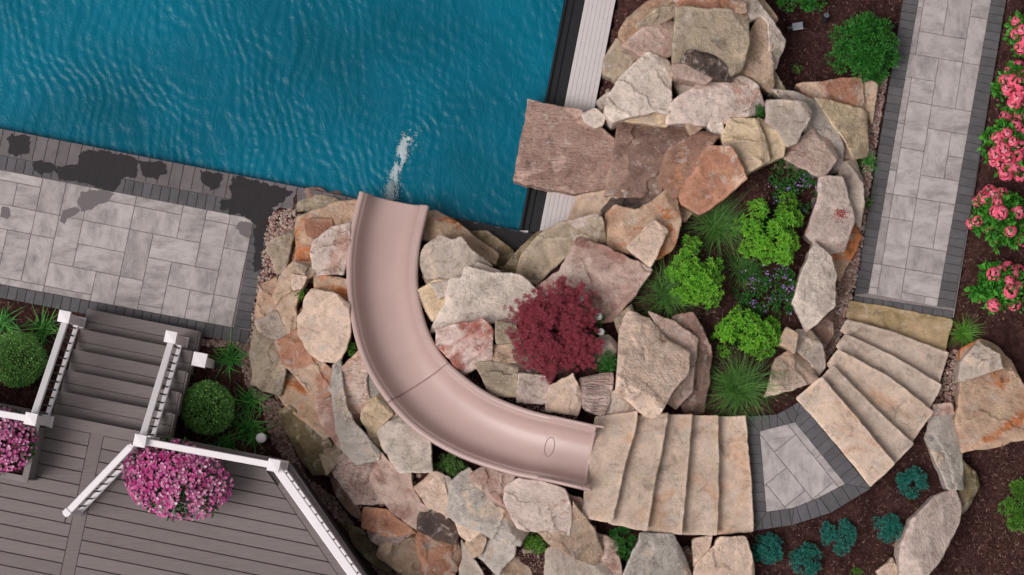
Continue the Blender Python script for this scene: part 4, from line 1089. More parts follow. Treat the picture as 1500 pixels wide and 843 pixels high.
# stairs
stair = empty('deck_stairs', P(170, 540, 0)); tag(stair, 'grey composite stairs joining deck and patio', 'stairs')
sa = P(73, 606, DZ) ; sb = P(243, 640, DZ)
sa = da + de * (sa - da).dot(de); sb = da + de * (sb - da).dot(de); sw = (sb - sa).length
TD, RI = .285, .192
for i in range(5):
    z = DZ - RI * (i + 1)
    a = sa + dn * (TD * i)
    for h in range(2):
        t0, t1 = (0, .138) if h == 0 else (.1425, TD + .02)
        q = [a + dn * t0, a + de * sw + dn * t0, a + de * sw + dn * t1, a + dn * t1]
        prism('tread_board', [tuple(v[:2]) for v in q], z - .028, z, M['deck'], stair, .004)
    q = [a + de * .03 + dn * .0, a + de * (sw - .03), a + de * (sw - .03) + dn * (TD - .005), a + de * .03 + dn * (TD - .005)]
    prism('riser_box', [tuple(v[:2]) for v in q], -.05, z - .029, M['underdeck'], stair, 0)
    # side trim board shown on each step
    q = [a + de * (sw + .004), a + de * (sw + .03), a + de * (sw + .03) + dn * (TD + .01), a + de * (sw + .004) + dn * (TD + .01)]
    prism('side_trim', [tuple(v[:2]) for v in q], max(-.02, z - .25), z - .006, M['deck'], stair, .003)

# railings
def post(parent, b, zt, rot=None, capw=.155, foot=True):
    a1 = de; a2 = dn
    def sq(wd): return [tuple((Vector((b.x, b.y, 0)) + a1 * x + a2 * y)[:2]) for x, y in ((-wd/2, -wd/2), (wd/2, -wd/2), (wd/2, wd/2), (-wd/2, wd/2))]
    p = prism('post', sq(.112), b.z - .01, zt - .02, M['white_paint'], parent, .004)
    s0 = sq(capw); s1 = sq(capw * .94); s2 = sq(.02)
    vs = [(x, y, zt - .03) for x, y in s0] + [(x, y, zt) for x, y in s0] + [(x, y, zt + .01) for x, y in s1] + [(x, y, zt + .018) for x, y in s2]
    fs = [(r * 4 + i, r * 4 + (i + 1) % 4, r * 4 + 4 + (i + 1) % 4, r * 4 + 4 + i) for r in range(3) for i in range(4)] + [(12, 13, 14, 15), (3, 2, 1, 0)]
    cp = mesh('post_cap', vs, fs, M['white_paint'], p)
    if foot:
        q = sq(.15); prism('post_collar', q, b.z - .004, b.z + .05, M['white_paint'], p, .006)
    return p
def rail_run(parent, a, b, za0, za1, wd=.085, spacing=.128, bottom=None, skip=.1):
    """a,b: base points (z = walking surface); rails at za above"""
    up0, up1 = Vector((0, 0, za0)), Vector((0, 0, za1))
    v_, f_ = bar_vf(a + up1, b + up1, wd, .055); mesh('top_rail', v_, f_, M['white_paint'], parent)
    v_, f_ = bar_vf(a + up0, b + up0, .06, .05); mesh('bottom_rail', v_, f_, M['white_paint'], parent)
    L = (b - a).length; n = int((L - skip) / spacing)
    for k in range(n):
        t = (skip / 2 + (k + .5) * (L - skip) / n) / L; p = a.lerp(b, t)
        v_, f_ = tube_vf([p + up0, p + up1], .0115, 7, False); mesh('baluster', v_, f_, M['black_metal'], parent, True)
PH = 1.05
def base_from_cap(px, py, zt, zb): q = P(px, py, zt); return Vector((q.x, q.y, zb))
pLl = base_from_cap(94, 464, DZ - RI * 5 + PH + .05, DZ - RI * 5); pLu = base_from_cap(45, 614, DZ + PH, DZ)
pRl = base_from_cap(250, 494, DZ - RI * 5 + PH + .05, DZ - RI * 5); pRu = base_from_cap(205, 646, DZ + PH, DZ)
pD2 = base_from_cap(401, 682, DZ + PH, DZ); pD3 = base_from_cap(560, 905, DZ + PH, DZ); pC0 = base_from_cap(-120, 586, DZ + PH, DZ)
rl = empty('stair_railing', pLl); tag(rl, 'white stair railing with black balusters ending at the smaller flower planter', 'railing', 'white railings of the deck')
post(rl, pLl, pLl.z + PH + .05); rail_run(rl, pLl, pLu, .13, .93)
rr = empty('stair_railing', pRl); tag(rr, 'white stair railing with black balusters on the side of the white lantern post', 'railing', 'white railings of the deck')
post(rr, pRl, pRl.z + PH + .05); rail_run(rr, pRl, pRu, .13, .93)
rc = empty('deck_railing', pLu); tag(rc, 'white deck railing behind the smaller flower planter', 'railing', 'white railings of the deck')
post(rc, pLu, DZ + PH); rail_run(rc, pC0, pLu, .1, .93); post(rc, pC0, DZ + PH)
rd = empty('deck_railing', pRu); tag(rd, 'white deck railing bending round the deck corner by the larger flower planter', 'railing', 'white railings of the deck')
post(rd, pRu, DZ + PH); post(rd, pD2, DZ + PH); post(rd, pD3, DZ + PH)
rail_run(rd, pRu, pD2, .1, .93, .085); rail_run(rd, pD2, pD3, .1, .93, .11)
gA = base_from_cap(191, 655, DZ + .95, DZ); gB = base_from_cap(97, 753, DZ + .95, DZ)
gt = empty('gate', gA); tag(gt, 'white gate with black balusters swung open over the deck', 'gate')
rail_run(gt, gA, gB, .1, .95, .085, .125, skip=.12)
for q in (gA, gB):
    v_, f_ = bar_vf(q + Vector((0, 0, .03)), q + Vector((0, .0005, .97)), .06, .06)
    v_, f_ = tube_vf([q + Vector((0, 0, .0)), q + Vector((0, 0, .97))], .042, 4); mesh('gate_stile', v_, f_, M['white_paint'], gt)
v_, f_ = bar_vf(gB.lerp(gA, .045) + Vector((0, 0, .953)), gB.lerp(gA, -.012) + Vector((0, 0, .953)), .105, .08); mesh('end_cap', v_, f_, M['white_paint'], gt)
ld = (gB - gA).normalized()
v_, f_ = tube_vf([gB + Vector((0, 0, .75)), gB + ld * .1 + Vector((.02, 0, .75)), gB + ld * .13 + Vector((.03, -.03, .75))], .008, 6); mesh('latch', v_, f_, M['black_metal'], gt, True)

# lantern post and bollard light in the bed beside the stairs
lp = base_from_cap(292, 527, 1.1, 0); lp.z = hgt(lp.x, lp.y)
lo = empty('lantern_post', lp); tag(lo, 'short white square post with flat cap beside the stairs', 'post')
post(lo, lp, 1.08, capw=.185, foot=False)
bp_ = P(382, 642, .5); bz = hgt(bp_.x, bp_.y)
bo = empty('path_light', (bp_.x, bp_.y, bz)); tag(bo, 'round white topped garden light among lily leaves', 'garden light')
M['darkgreen'] = simple('green_metal', '#1d3a35', .5)
v_, f_ = tube_vf([(bp_.x, bp_.y, bz - .05), (bp_.x, bp_.y, .44)], .05, 14); mesh('stem', v_, f_, M['darkgreen'], bo, True, sharp=30)
v_, f_ = tube_vf([(bp_.x, bp_.y, .43), (bp_.x, bp_.y, .47), (bp_.x, bp_.y, .49), (bp_.x, bp_.y, .495)], [.068, .068, .05, .005], 24); mesh('cap', v_, f_, M['white_paint'], bo, True, sharp=50)
# spotlights in the mulch
def spot(px, py, az, label, tall):
    p = gpx(px, py); o = empty('spotlight', p); tag(o, label, 'spotlight', 'spotlights in the mulch')
    d = Vector((math.cos(az), math.sin(az), .28 if not tall else 1.6)).normalized()
    v_, f_ = tube_vf([p - Vector((0, 0, .08)), p + Vector((0, 0, .09))], .014, 8); mesh('stake', v_, f_, M['black_metal'], o, True)
    c = p + Vector((0, 0, .11))
    v_, f_ = tube_vf([c - d * .07, c - d * .06, c + d * .06, c + d * .07], [.03, .042, .046, .046], 14); mesh('housing', v_, f_, M['black_metal'], o, True, sharp=40)
    v_, f_ = tube_vf([c + d * .07, c + d * .076], [.04, .038], 14); mesh('lens', v_, f_, M['lens'], o, True, sharp=40)
    if not tall:
        v_, f_ = bar_vf(c + d * .0 + Vector((0, 0, .046)), c + d * .14 + Vector((0, 0, .046)), .1, .012); mesh('hood', v_, f_, M['lens'], o)
M['lens'] = simple('grey_lens', '#70747c', .3)
spot(1159, 43, 0.1, 'dark garden spotlight with grey hood lying on mulch', False)
spot(1207, 30, 1.2, 'small dark upright garden spotlight in mulch beside hooded one', True)

# planters with petunias
def leaf_batch():
    return [], []
def add_leaf(vs, fs, base, d, side, L, Wd, bend=.15, nrm=None):
    """a pointed leaf of two folded quads"""
    n_ = nrm if nrm is not None else d.cross(side).normalized()
    b = len(vs)
    mid = base + d * (L * .5) + n_ * (bend * L * .3); tip = base + d * L - n_ * (bend * L * .4)
    vs.extend([base, mid + side * Wd, tip, mid - side * Wd])
    fs.append((b, b + 1, b + 2, b + 3))
def rnd_dir(rg, up=0.0):
    while True:
        v = Vector((rg.uniform(-1, 1), rg.uniform(-1, 1), rg.uniform(-1, 1)))
        if .05 < v.length < 1: break
    v.normalize(); v.z += up; return v.normalized()
def leaves_at(pts, rg, L, Wd, up=.3, jitter=.8):
    vs = []; fs = []
    for p, nrm in pts:
        d = (nrm + rnd_dir(rg) * jitter + Vector((0, 0, up))).normalized()
        s = d.cross(rnd_dir(rg)).normalized()
        k = rg.uniform(.7, 1.25)
        add_leaf(vs, fs, p, d, s, L * k, Wd * k)
    return vs, fs
def lump_points(rg, c, rx, ry, h, n, lumps, lr, flat=.6, rot=0.0):
    """points on many small clumps spread over a dome; c is the base centre"""
    cs, sn = math.cos(rot), math.sin(rot); cent = []
    for k in range(lumps):
        q = rg.uniform(0, 2 * math.pi); r = math.sqrt(rg.random()) * .92
        x, y = r * math.cos(q), r * math.sin(q)
        z = h * (max(0, 1 - r * r)) ** flat * rg.uniform(.72, 1.0)
        X_, Y_ = x * rx, y * ry
        cent.append((Vector((c.x + X_ * cs - Y_ * sn, c.y + X_ * sn + Y_ * cs, c.z + z)), lr * rg.uniform(.6, 1.35)))
    out = []
    for k in range(n):
        cc, r = cent[rg.randrange(lumps)]
        d = rnd_dir(rg, .35); out.append((cc + d * r * rg.uniform(.55, 1.0), d))
    return out
def stems(c, rg, rx, ry, h, n, mat, parent, r=.006):
    vs = []; fs = []
    for k in range(n):
        q = rg.uniform(0, 2 * math.pi); rr = math.sqrt(rg.random()) * .75
        e = c + Vector((rr * rx * math.cos(q), rr * ry * math.sin(q), h * rg.uniform(.5, .8)))
        m_ = c.lerp(e, .5) + Vector((0, 0, h * .12))
        v_, f_ = tube_vf([c - Vector((0, 0, .05)), m_, e], [r, r * .7, r * .3], 5); b = len(vs); vs += v_; fs += [tuple(b + i for i in f) for f in f_]
    mesh('stem', vs, fs, mat, parent, True)
def flower_disc(vs, fs, p, d, r, rg, cone=.35, petals=5):
    s = d.cross(rnd_dir(rg)).normalized(); t = d.cross(s); b = len(vs); vs.append(p)
    m_ = petals * 2; q0 = rg.uniform(0, 6.28)
    for k in range(m_):
        a = q0 + 2 * math.pi * k / m_; rr = r * (1.0 if k % 2 else .72)
        vs.append(p + s * math.cos(a) * rr + t * math.sin(a) * rr + d * r * cone)
    for k in range(m_): fs.append((b, b + 1 + k, b + 1 + (k + 1) % m_))
def planter(cpx, cpy, half_a, half_b, ztop, label, flabel, fl_rx, fl_ry, fcx, fcy, n, seed, deep):
    rg = random.Random(seed)
    c = P(cpx, cpy, ztop)
    o = empty('planter_box', (c.x, c.y, DZ)); tag(o, label, 'planter')
    def rect(a, b): return [tuple((Vector((c.x, c.y, 0)) + de * x + dn * y)[:2]) for x, y in ((-a, -b), (a, -b), (a, b), (-a, b))]
    A = rect(half_a, half_b)
    for i in range(4):
        p, q = Vector(A[i]), Vector(A[(i + 1) % 4]); d = (q - p).normalized(); nn = Vector((-d.y, d.x))
        ex = .02 if i % 2 == 0 else -.022
        quad = [p - d * ex, q + d * ex, q + d * ex + nn * .02, p - d * ex + nn * .02]
        for r in range(3):
            hh = (ztop - .03 - DZ) / 3
            prism('side_board', [tuple(v) for v in quad], DZ + r * hh + .002, DZ + (r + 1) * hh - .004, M['planter'], o, .003)
    B = rect(half_a + .03, half_b + .03); C_ = rect(half_a - .05, half_b - .05)
    for i in range(4):
        prism('rim_board', [B[i], B[(i + 1) % 4], C_[(i + 1) % 4], C_[i]], ztop - .03, ztop, M['planter'], o, .003)
    prism('soil', rect(half_a - .03, half_b - .03), DZ + .01, ztop - .06, M['mulch'], o, 0)
    f = P(fcx, fcy, ztop + .15); f.z = ztop - .05
    fo = empty('petunias', f); tag(fo, flabel, 'flowers')
    rot = math.atan2(de.y, de.x)
    pts = lump_points(rg, f, fl_rx * PXM, fl_ry * PXM, .30, int(n * 1.2), 90, .06, .55, rot)
    v_, f_ = leaves_at(pts, rg, .05, .014); mesh('foliage', v_, f_, M['petunia_leaf'], fo)
    stems(f, rg, fl_rx * PXM, fl_ry * PXM, .25, 26, M['stem'], fo, .005)
    for mt, share in (('petunia', 1 - deep), ('petunia_deep', deep)):
        vs = []; fs = []
        for k in range(int(n * share)):
            q = rg.uniform(0, 2 * math.pi); r = math.sqrt(rg.random()) * (1 + .1 * noise.noise((math.cos(q) * 2, math.sin(q) * 2, seed)))
            x, y = r * math.cos(q) * fl_rx * PXM, r * math.sin(q) * fl_ry * PXM
            if noise.noise((x * 3.2, y * 3.2, seed)) < -.33 and r < .85: continue
            if (noise.noise((x * 1.6, y * 1.6, seed + 5)) > .0) != (mt == 'petunia_deep') and rg.random() < .6: continue
            z = .34 * max(0, 1 - r * r) ** .5 + rg.uniform(-.02, .05) + .04 * noise.noise((x * 7, y * 7, 2))
            p = f + de * x + dn * y + Vector((0, 0, z))
            d = Vector((x * .8, y * .8, .6)).normalized(); d = (Vector((de.x * d.x + dn.x * d.y, de.y * d.x + dn.y * d.y, d.z)) + rnd_dir(rg) * .5).normalized()
            flower_disc(vs, fs, p, d, rg.uniform(.018, .028), rg)
        fl = mesh('flowers', vs, fs, M[mt], fo); fl['kind'] = 'stuff'
planter(257, 700, .50, .26, 1.68, 'grey planter box hidden under the larger mass of flowers', 'larger mass of magenta pink petunias inside the railing corner', 76, 54, 257, 703, 2700, 4, .45)
planter(-18, 652, .56, .34, 1.72, 'grey planter box with its side showing below the smaller flowers', 'smaller mass of pale pink petunias beside the stair railing', 62, 46, -14, 643, 1900, 5, .2)

# ------------------------------------------------------------------ plants
def shrub(name, cat, px, py, rx, ry, h, n, lumps, lr, L, Wd, mat, label, group=None, seed=1, flat=.6, up=.3, jit=.8, stemn=14, rot=0, low=None, kind=None):
    rg = random.Random(seed); c = gpx(px, py)
    top_shift = P(px, py, c.z + h * .5); c = Vector((top_shift.x, top_shift.y, hgt(top_shift.x, top_shift.y)))
    o = empty(name, c); tag(o, label, cat, group)
    pts = lump_points(rg, c, rx * PXM, ry * PXM, h, n, lumps, lr, flat, rot)
    v_, f_ = leaves_at(pts, rg, L, Wd, up, jit); mesh('foliage', v_, f_, M[mat], o)
    if low:
        pts = lump_points(rg, c, rx * PXM * .95, ry * PXM * .95, h * .7, n // 2, lumps, lr, flat, rot)
        v_, f_ = leaves_at(pts, rg, L * 1.1, Wd * 1.1, up, jit); mesh('lower_foliage', v_, f_, M[low], o)
    stems(c, rg, rx * PXM, ry * PXM, h, stemn, M['stem'], o)
    return o, c, rg
def tuft(name, cat, px, py, n, L, Wd, mat, label, group=None, seed=1, lean=(.2, 1.0), droop=1.0, base=.06, seg=5, upright=.75):
    rg = random.Random(seed); c = gpx(px, py); o = empty(name, c); tag(o, label, cat, group)
    vs = []; fs = []
    for k in range(n):
        q = rg.uniform(0, 2 * math.pi); ln = L * rg.uniform(.55, 1.1); le = rg.uniform(*lean)
        d = Vector((math.cos(q), math.sin(q), 0)); s = Vector((-d.y, d.x, 0)); tw = rg.uniform(-.25, .25)
        b0 = c + Vector((rg.gauss(0, base), rg.gauss(0, base), -.03)); st = len(vs)
        dr = droop * rg.uniform(.6, 1.3)
        for i in range(seg + 1):
            t = i / seg
            p = b0 + (d + s * tw * t) * (ln * le * (t * .75 + .25 * t * t)) + Vector((0, 0, ln * upright * (1.1 - le * .55) * (t - .62 * dr * le * t * t) + .03))
            wd = Wd * (1 - t * .92) * (.6 + .4 * min(1, t * 4))
            if i == seg: vs.append(p)
            else: vs += [p - s * wd, p + s * wd]
        for i in range(seg - 1): fs.append((st + 2 * i, st + 2 * i + 1, st + 2 * i + 3, st + 2 * i + 2))
        fs.append((st + 2 * seg - 2, st + 2 * seg - 1, st + 2 * seg))
    mesh('blades', vs, fs, M[mat], o, True)
    v_, f_ = tube_vf([c - Vector((0, 0, .06)), c + Vector((0, 0, .02))], [base * .9, base * .7], 8); mesh('crown', v_, f_, M['stem'], o, True)
    return o

# boxwood balls
def boxwood(px, py, r, label, seed):
    rg = random.Random(seed); zc_ = r * PXM * .85; p = P(px, py, zc_); g0 = hgt(p.x, p.y); c = Vector((p.x, p.y, g0 + zc_)); R_ = r * PXM
    o = empty('boxwood', (c.x, c.y, g0)); tag(o, label, 'shrub', 'clipped boxwood balls')
    pts = []
    for k in range(11000):
        d = rnd_dir(rg, .1); rr = R_ * (.86 + .14 * rg.random() + .09 * noise.noise(d * 2.6 + Vector((seed, 0, 0))) + .06 * noise.noise(d * 7) + (.07 if rg.random() < .03 else 0))
        pts.append((c + Vector((d.x * rr, d.y * rr, d.z * rr * .92)), d))
    v_, f_ = leaves_at(pts, rg, .026, .008, .2, .9); mesh('foliage', v_, f_, M['boxwood'], o)
    stems(Vector((c.x, c.y, g0)), rg, R_ * .8, R_ * .8, R_ * 1.6, 24, M['stem'], o)
boxwood(304, 598, 38, 'round clipped boxwood ball beside the white square post', 31)
boxwood(27, 527, 40, 'round clipped boxwood ball beside the stairs and smaller planter', 32)
LG = 'lily clumps in the deck bed'
tuft('lily', 'plant', 8, 474, 60, .42, .011, 'lily', 'lily clump with arching leaves at the patio edge behind the boxwood', LG, 41)
tuft('lily', 'plant', 62, 484, 70, .46, .011, 'lily', 'lily clump between the boxwood and stair railing', LG, 42)
tuft('lily', 'plant', 338, 524, 90, .40, .010, 'lily', 'lily clump beside the white square post', LG, 43)
tuft('lily', 'plant', 366, 588, 70, .42, .010, 'lily', 'lily clump between boxwood ball and pebbles', LG, 44)
tuft('lily', 'plant', 366, 630, 90, .42, .010, 'lily', 'lily clump around the round garden light', LG, 45)
tuft('lily', 'plant', 330, 650, 50, .36, .010, 'lily', 'lily clump close to the deck edge below the boxwood', LG, 46)

# ornamental grasses
GG = 'fine ornamental grasses in the raised bed'
tuft('grass', 'grass', 1050, 330, 420, .78, .0030, 'grass', 'fine dark grass between the orange rock and lime shrubs', GG, 51, (.25, 1.15), 1.1, .07, 6)
tuft('grass', 'grass', 975, 432, 380, .68, .0030, 'grass', 'fine dark grass behind the largest cream boulder', GG, 52, (.25, 1.1), 1.1, .07, 6)
tuft('grass', 'grass', 1083, 568, 700, .70, .0032, 'grass', 'fine green grass spilling over the steps by the landing', GG, 53, (.2, 1.1), 1.0, .08, 6)
tuft('grass', 'grass', 1085, 395, 220, .6, .003, 'grass', 'fine dark grass between the two larger lime shrubs', GG, 54, (.25, 1.1), 1.1, .06, 6)
tuft('grass', 'grass', 1413, 489, 260, .30, .005, 'grass_bright', 'short bright green grass tuft at the mossy step', None, 55, (.3, 1.1), .8, .03, 5)

# lime shrubs built of rosettes
def lime(px, py, rx, ry, h, nros, label, seed, rot=0):
    rg = random.Random(seed); q = P(px, py, gpx(px, py).z + h * .5); c = Vector((q.x, q.y, hgt(q.x, q.y)))
    o = empty('lime_shrub', c); tag(o, label, 'shrub', 'lime green shrubs in the raised bed')
    vs = []; fs = []; cs, sn = math.cos(rot), math.sin(rot); lp_ = []
    used = []; cl_ = []
    for k in range(17):
        a = rg.uniform(0, 2 * math.pi); r = math.sqrt(rg.random()) * .92; cl_.append((r * math.cos(a) * rx * PXM, r * math.sin(a) * ry * PXM, rg.uniform(.6, 1.08), rg.uniform(.09, .15)))
    for k in range(nros * 14):
        if len(used) >= nros: break
        a = rg.uniform(0, 2 * math.pi); r = math.sqrt(rg.random()) * (1 +   .42 * noise.noise((math.cos(a) * 1.7, math.sin(a) * 1.7, seed * 1.3)))
        x, y = r * math.cos(a) * rx * PXM, r * math.sin(a) * ry * PXM; x, y = x * cs - y * sn, x * sn + y * cs
        if any((x - u) ** 2 + (y - v) ** 2 < .052 ** 2 for u, v in used): continue
        near = [(math.hypot(x - q_[0], y - q_[1]) / q_[3], q_) for q_ in cl_]; dd, q_ = min(near, key=lambda e_: e_[0])
        if dd > 1: continue
        used.append((x, y))
        z = h * max(.15, 1 - .7 * r * r) * q_[2] * (1 - .35 * dd * dd) * rg.uniform(.85, 1.08)
        e = c + Vector((x, y, z)); ax_ = (Vector((x * 1.1, y * 1.1, .35 + z)).normalized() + rnd_dir(rg) * .25).normalized()
        s0 = ax_.cross(Vector((.3, 1, .2))).normalized(); t0 = ax_.cross(s0)
        L0 = rg.uniform(.045, .078)
        for lay_, (cnt, el, ll) in enumerate(((5, .95, .62), (6, .5, .95), (6, .12, 1.05))):
            for i in range(cnt):
                b = 2 * math.pi * (i + .5 * lay_) / cnt + rg.uniform(-.25, .25)
                rd = s0 * math.cos(b) + t0 * math.sin(b)
                d = (rd * math.cos(el) + ax_ * math.sin(el)).normalized(); sd = ax_.cross(rd).normalized()
                add_leaf(vs, fs, e - ax_ * .012 * lay_, d, sd, L0 * ll * rg.uniform(.85, 1.15), L0 * .21 * ll, .3, ax_)
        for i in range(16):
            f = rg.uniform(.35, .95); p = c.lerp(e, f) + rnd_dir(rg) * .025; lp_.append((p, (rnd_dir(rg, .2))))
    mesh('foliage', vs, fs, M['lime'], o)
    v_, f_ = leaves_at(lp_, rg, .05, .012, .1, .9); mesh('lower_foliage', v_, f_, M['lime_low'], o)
    vs = []; fs = []
    for (x, y) in used[::2]:
        e = c + Vector((x, y, h * .5)); v_, f_ = tube_vf([c - Vector((0, 0, .05)), c.lerp(e, .5) + Vector((0, 0, .04)), e], [.006, .004, .002], 5); b = len(vs); vs += v_; fs += [tuple(b + i for i in f) for f in f_]
    mesh('stem', vs, fs, M['stem'], o, True)
lime(1021, 402, 47, 52, .50, 150, 'lime green shrub nearest the cream stone on the peach boulder', 61)
lime(1130, 340, 56, 68, .58, 200, 'largest lime green shrub beside the purple flowers', 62)
lime(1093, 494, 56, 42, .48, 140, 'lime green shrub behind grass spilling over the steps', 63)

# purple flowered ground plants
def flowering(px, py, rx, ry, h, n, nf, label, seed, pet='purple'):
    o, c, rg = shrub('purple_flowers', 'flowers', px, py, rx, ry, h, n, 60, .05, .028, .008, 'groundcover', label, 'purple flowered plants', seed)
    vs = []; fs = []
    for p, d in lump_points(rg, c, rx * PXM, ry * PXM, h * 1.05, nf, 40, .055, .6):
        flower_disc(vs, fs, p + Vector((0, 0, .02)), (d + Vector((0, 0, 1))).normalized(), rg.uniform(.009, .016), rg)
    f = mesh('flowers', vs, fs, M[pet], o); f['kind'] = 'stuff'
flowering(1164, 270, 42, 46, .28, 3600, 120, 'purple flowered plant beside the pink grey rounded rock', 71)
flowering(1122, 428, 56, 44, .24, 4200, 190, 'purple flowered plant between lime shrubs and marbled boulder', 72)

# evergreen shrubs
shrub('evergreen_shrub', 'shrub', 1266, 70, 48, 46, .62, 11000, 60, .11, .05, .007, 'evergreen', 'feathery dark green shrub in mulch beside the path', 'feathery green shrubs', 81, jit=.7, stemn=30)
shrub('evergreen_shrub', 'shrub', 1168, -14, 40, 26, .5, 6000, 36, .10, .05, .007, 'evergreen', 'feathery green shrub behind the hooded spotlight', 'feathery green shrubs', 82, jit=.7, stemn=20)
shrub('evergreen_shrub', 'shrub', 1497, 745, 26, 38, .4, 4200, 24, .09, .05, .007, 'grass_bright', 'bright feathery shrub in mulch beyond the layered boulder', 'feathery green shrubs', 83, jit=.7, stemn=16)
# small plants
SP = 'little green plants among the rocks'
for i, (px, py, r, h, n, mt, lb) in enumerate([
 (661, 684, 24, .30, 2600, 'thyme', 'flowering thyme cushion on the slide edge'), (912, 797, 27, .30, 3000, 'groundcover', 'green cushion plant at the foot of the steps'),
 (888, 530, 18, .28, 1500, 'groundcover', 'small green plant between red maple and largest cream boulder'), (1110, 164, 15, .42, 1100, 'groundcover', 'small green tuft on the broad pinkish white boulder'),
 (1166, 100, 7, .06, 120, 'thyme', 'tiny green sprout in the mulch by the tall tan slab'), (440, 431, 11, .3, 500, 'grass_bright', 'small green plant inside the curved tan rock'),
 (511, 512, 12, .26, 560, 'grass_bright', 'small green plant between cream boulder and slide'), (785, 796, 16, .2, 900, 'grass_bright', 'green sprouts in the mulch pocket'),
 (1270, 296, 7, .06, 150, 'grass_bright', 'tiny weed in the path pebbles'), (366, 470, 7, .06, 150, 'grass_bright', 'tiny weed in pebbles at patio edge'),
 (357, 496, 8, .06, 170, 'grass_bright', 'tiny weed at patio corner bricks'), (1256, 838, 7, .06, 120, 'grass_bright', 'tiny seedling in mulch among teal mounds')]):
    shrub('small_plant', 'plant', px, py, r, r * .95, h, n, 14 if r < 13 else 46, .025 if r < 13 else .034, .032, .006, mt, lb, SP, 90 + i, stemn=8)
tuft('grass_clump', 'grass', 1270, 240, 120, .24, .005, 'evergreen', 'green grass clump between square yellowish slab and path', None, 56, (.2, 1.0), .8, .03)
# white blossoms
for i, (px, py) in enumerate([(846, 438), (877, 463), (880, 488)]):
    o, c, rg = shrub('white_flower', 'flowers', px, py, 12, 12, .3, 300, 8, .03, .035, .007, 'groundcover', ['white flower at the edge of maple and mauve mottled boulder', 'white flower between mauve mottled and largest cream boulders', 'white flower above the small grey cobble'][i], 'white flowers beside the maple', 110 + i, stemn=6)
    for k in range(2 if i == 0 else 1):
        hc = c + Vector((rg.uniform(-.03, .05) + k * .06, rg.uniform(-.03, .03) - k * .03, .36)); vs = []; fs = []
        for j in range(34):
            d = rnd_dir(rg, .6); flower_disc(vs, fs, hc + d * .038, d, .02, rg)
        mesh('flower_head', vs, fs, M['white_petal'], o)
# teal mounds
for i, (px, py, r, lb) in enumerate([(1125, 805, 22, 'teal mound plant beside the cream boulder below the steps'), (1181, 823, 25, 'largest teal mound plant in the mulch'), (1229, 785, 25, 'teal mound plant in the middle of the curved bed'),
   (1300, 773, 20, 'teal mound plant next to the long pale boulder'), (1335, 706, 22, 'teal mound plant nearest the stone steps')]):
    shrub('teal_mound', 'plant', px, py, r, r, .2, 3400, 34, .045, .032, .0042, 'teal', lb, 'teal mound plants in the curved bed', 120 + i, jit=.6, stemn=14)

# red laceleaf maple
def maple():
    rg = random.Random(9); q = P(815, 484, 1.5); c = Vector((q.x, q.y, hgt(q.x, q.y)))
    o = empty('red_maple', c); tag(o, 'dark red laceleaf maple among the rocks', 'tree')
    tv = []; tf = []
    hub = c + Vector((0, 0, .42))
    v_, f_ = tube_vf([c - Vector((0, 0, .12)), c + Vector((.02, .01, .15)), hub], [.03, .024, .018], 8); tv += v_; tf += f_
    pts = []
    outline = {0: 60, 30: 66, 60: 78, 90: 80, 110: 72, 140: 66, 165: 74, 190: 66, 215: 68, 240: 68, 270: 74, 300: 72, 330: 68, 360: 60}
    ks = sorted(outline)
    def rad(a):
        a = math.degrees(a) % 360
        for k0, k1 in zip(ks, ks[1:]):
            if k0 <= a <= k1: return outline[k0] + (outline[k1] - outline[k0]) * (a - k0) / (k1 - k0)
    tips = []
    for k in range(46):
        a = 2 * math.pi * (k + rg.uniform(-.4, .4)) / 46; R_ = rad(a) * PXM * rg.choice((.5, .7, .86, .96, 1.0)) * .95; hz = rg.uniform(.12, .38)
        e = c + Vector((math.cos(a) * R_ * .96, math.sin(a) * R_ * .96, .36 + hz * .5)); m_ = hub.lerp(e, .5) + Vector((0, 0, .05 + hz * .45))
        pl_ = [hub, m_, e]
        v_, f_ = tube_vf(pl_, [.012, .007, .003], 5); b = len(tv); tv += v_; tf += [tuple(b + i for i in f) for f in f_]
        for j in range(15):
            t = .25 + .75 * j / 14
            p = hub.lerp(m_, t * 2) if t < .5 else m_.lerp(e, t * 2 - 1)
            tips.append((p + Vector((rg.gauss(0, .03), rg.gauss(0, .03), rg.gauss(0.02, .04))), a))
    vs = []; fs = []
    for p, a in tips:
        # a lacy leaf: seven thin lobes, each with small teeth
        for rep in range(4):
            pp = p + Vector((rg.gauss(0, .03), rg.gauss(0, .03), rg.uniform(-.03, .03)))
            a0 = a + rg.uniform(-.9, .9); dn_ = rg.uniform(-.35, .25)
            for lobe in range(5):
                b = a0 + (lobe - 2) * .42 + rg.uniform(-.08, .08)
                d = Vector((math.cos(b), math.sin(b), dn_ - .12 * abs(lobe - 2))).normalized(); s = d.cross(Vector((0, 0, 1))).normalized()
                L = rg.uniform(.05, .085) * (1 - .13 * abs(lobe - 2))
                add_leaf(vs, fs, pp, d, s, L, .0034, .25)
                for tt in (.45, .7):
                    for sg in (-1, 1):
                        d2 = (d + s * sg * .9).normalized(); add_leaf(vs, fs, pp + d * L * tt, d2, d2.cross(Vector((0, 0, 1))).normalized(), L * .22, .003)
    mesh('trunk', tv, tf, M['stem'], o, True); mesh('crown', vs, fs, M['maple'], o)
maple()

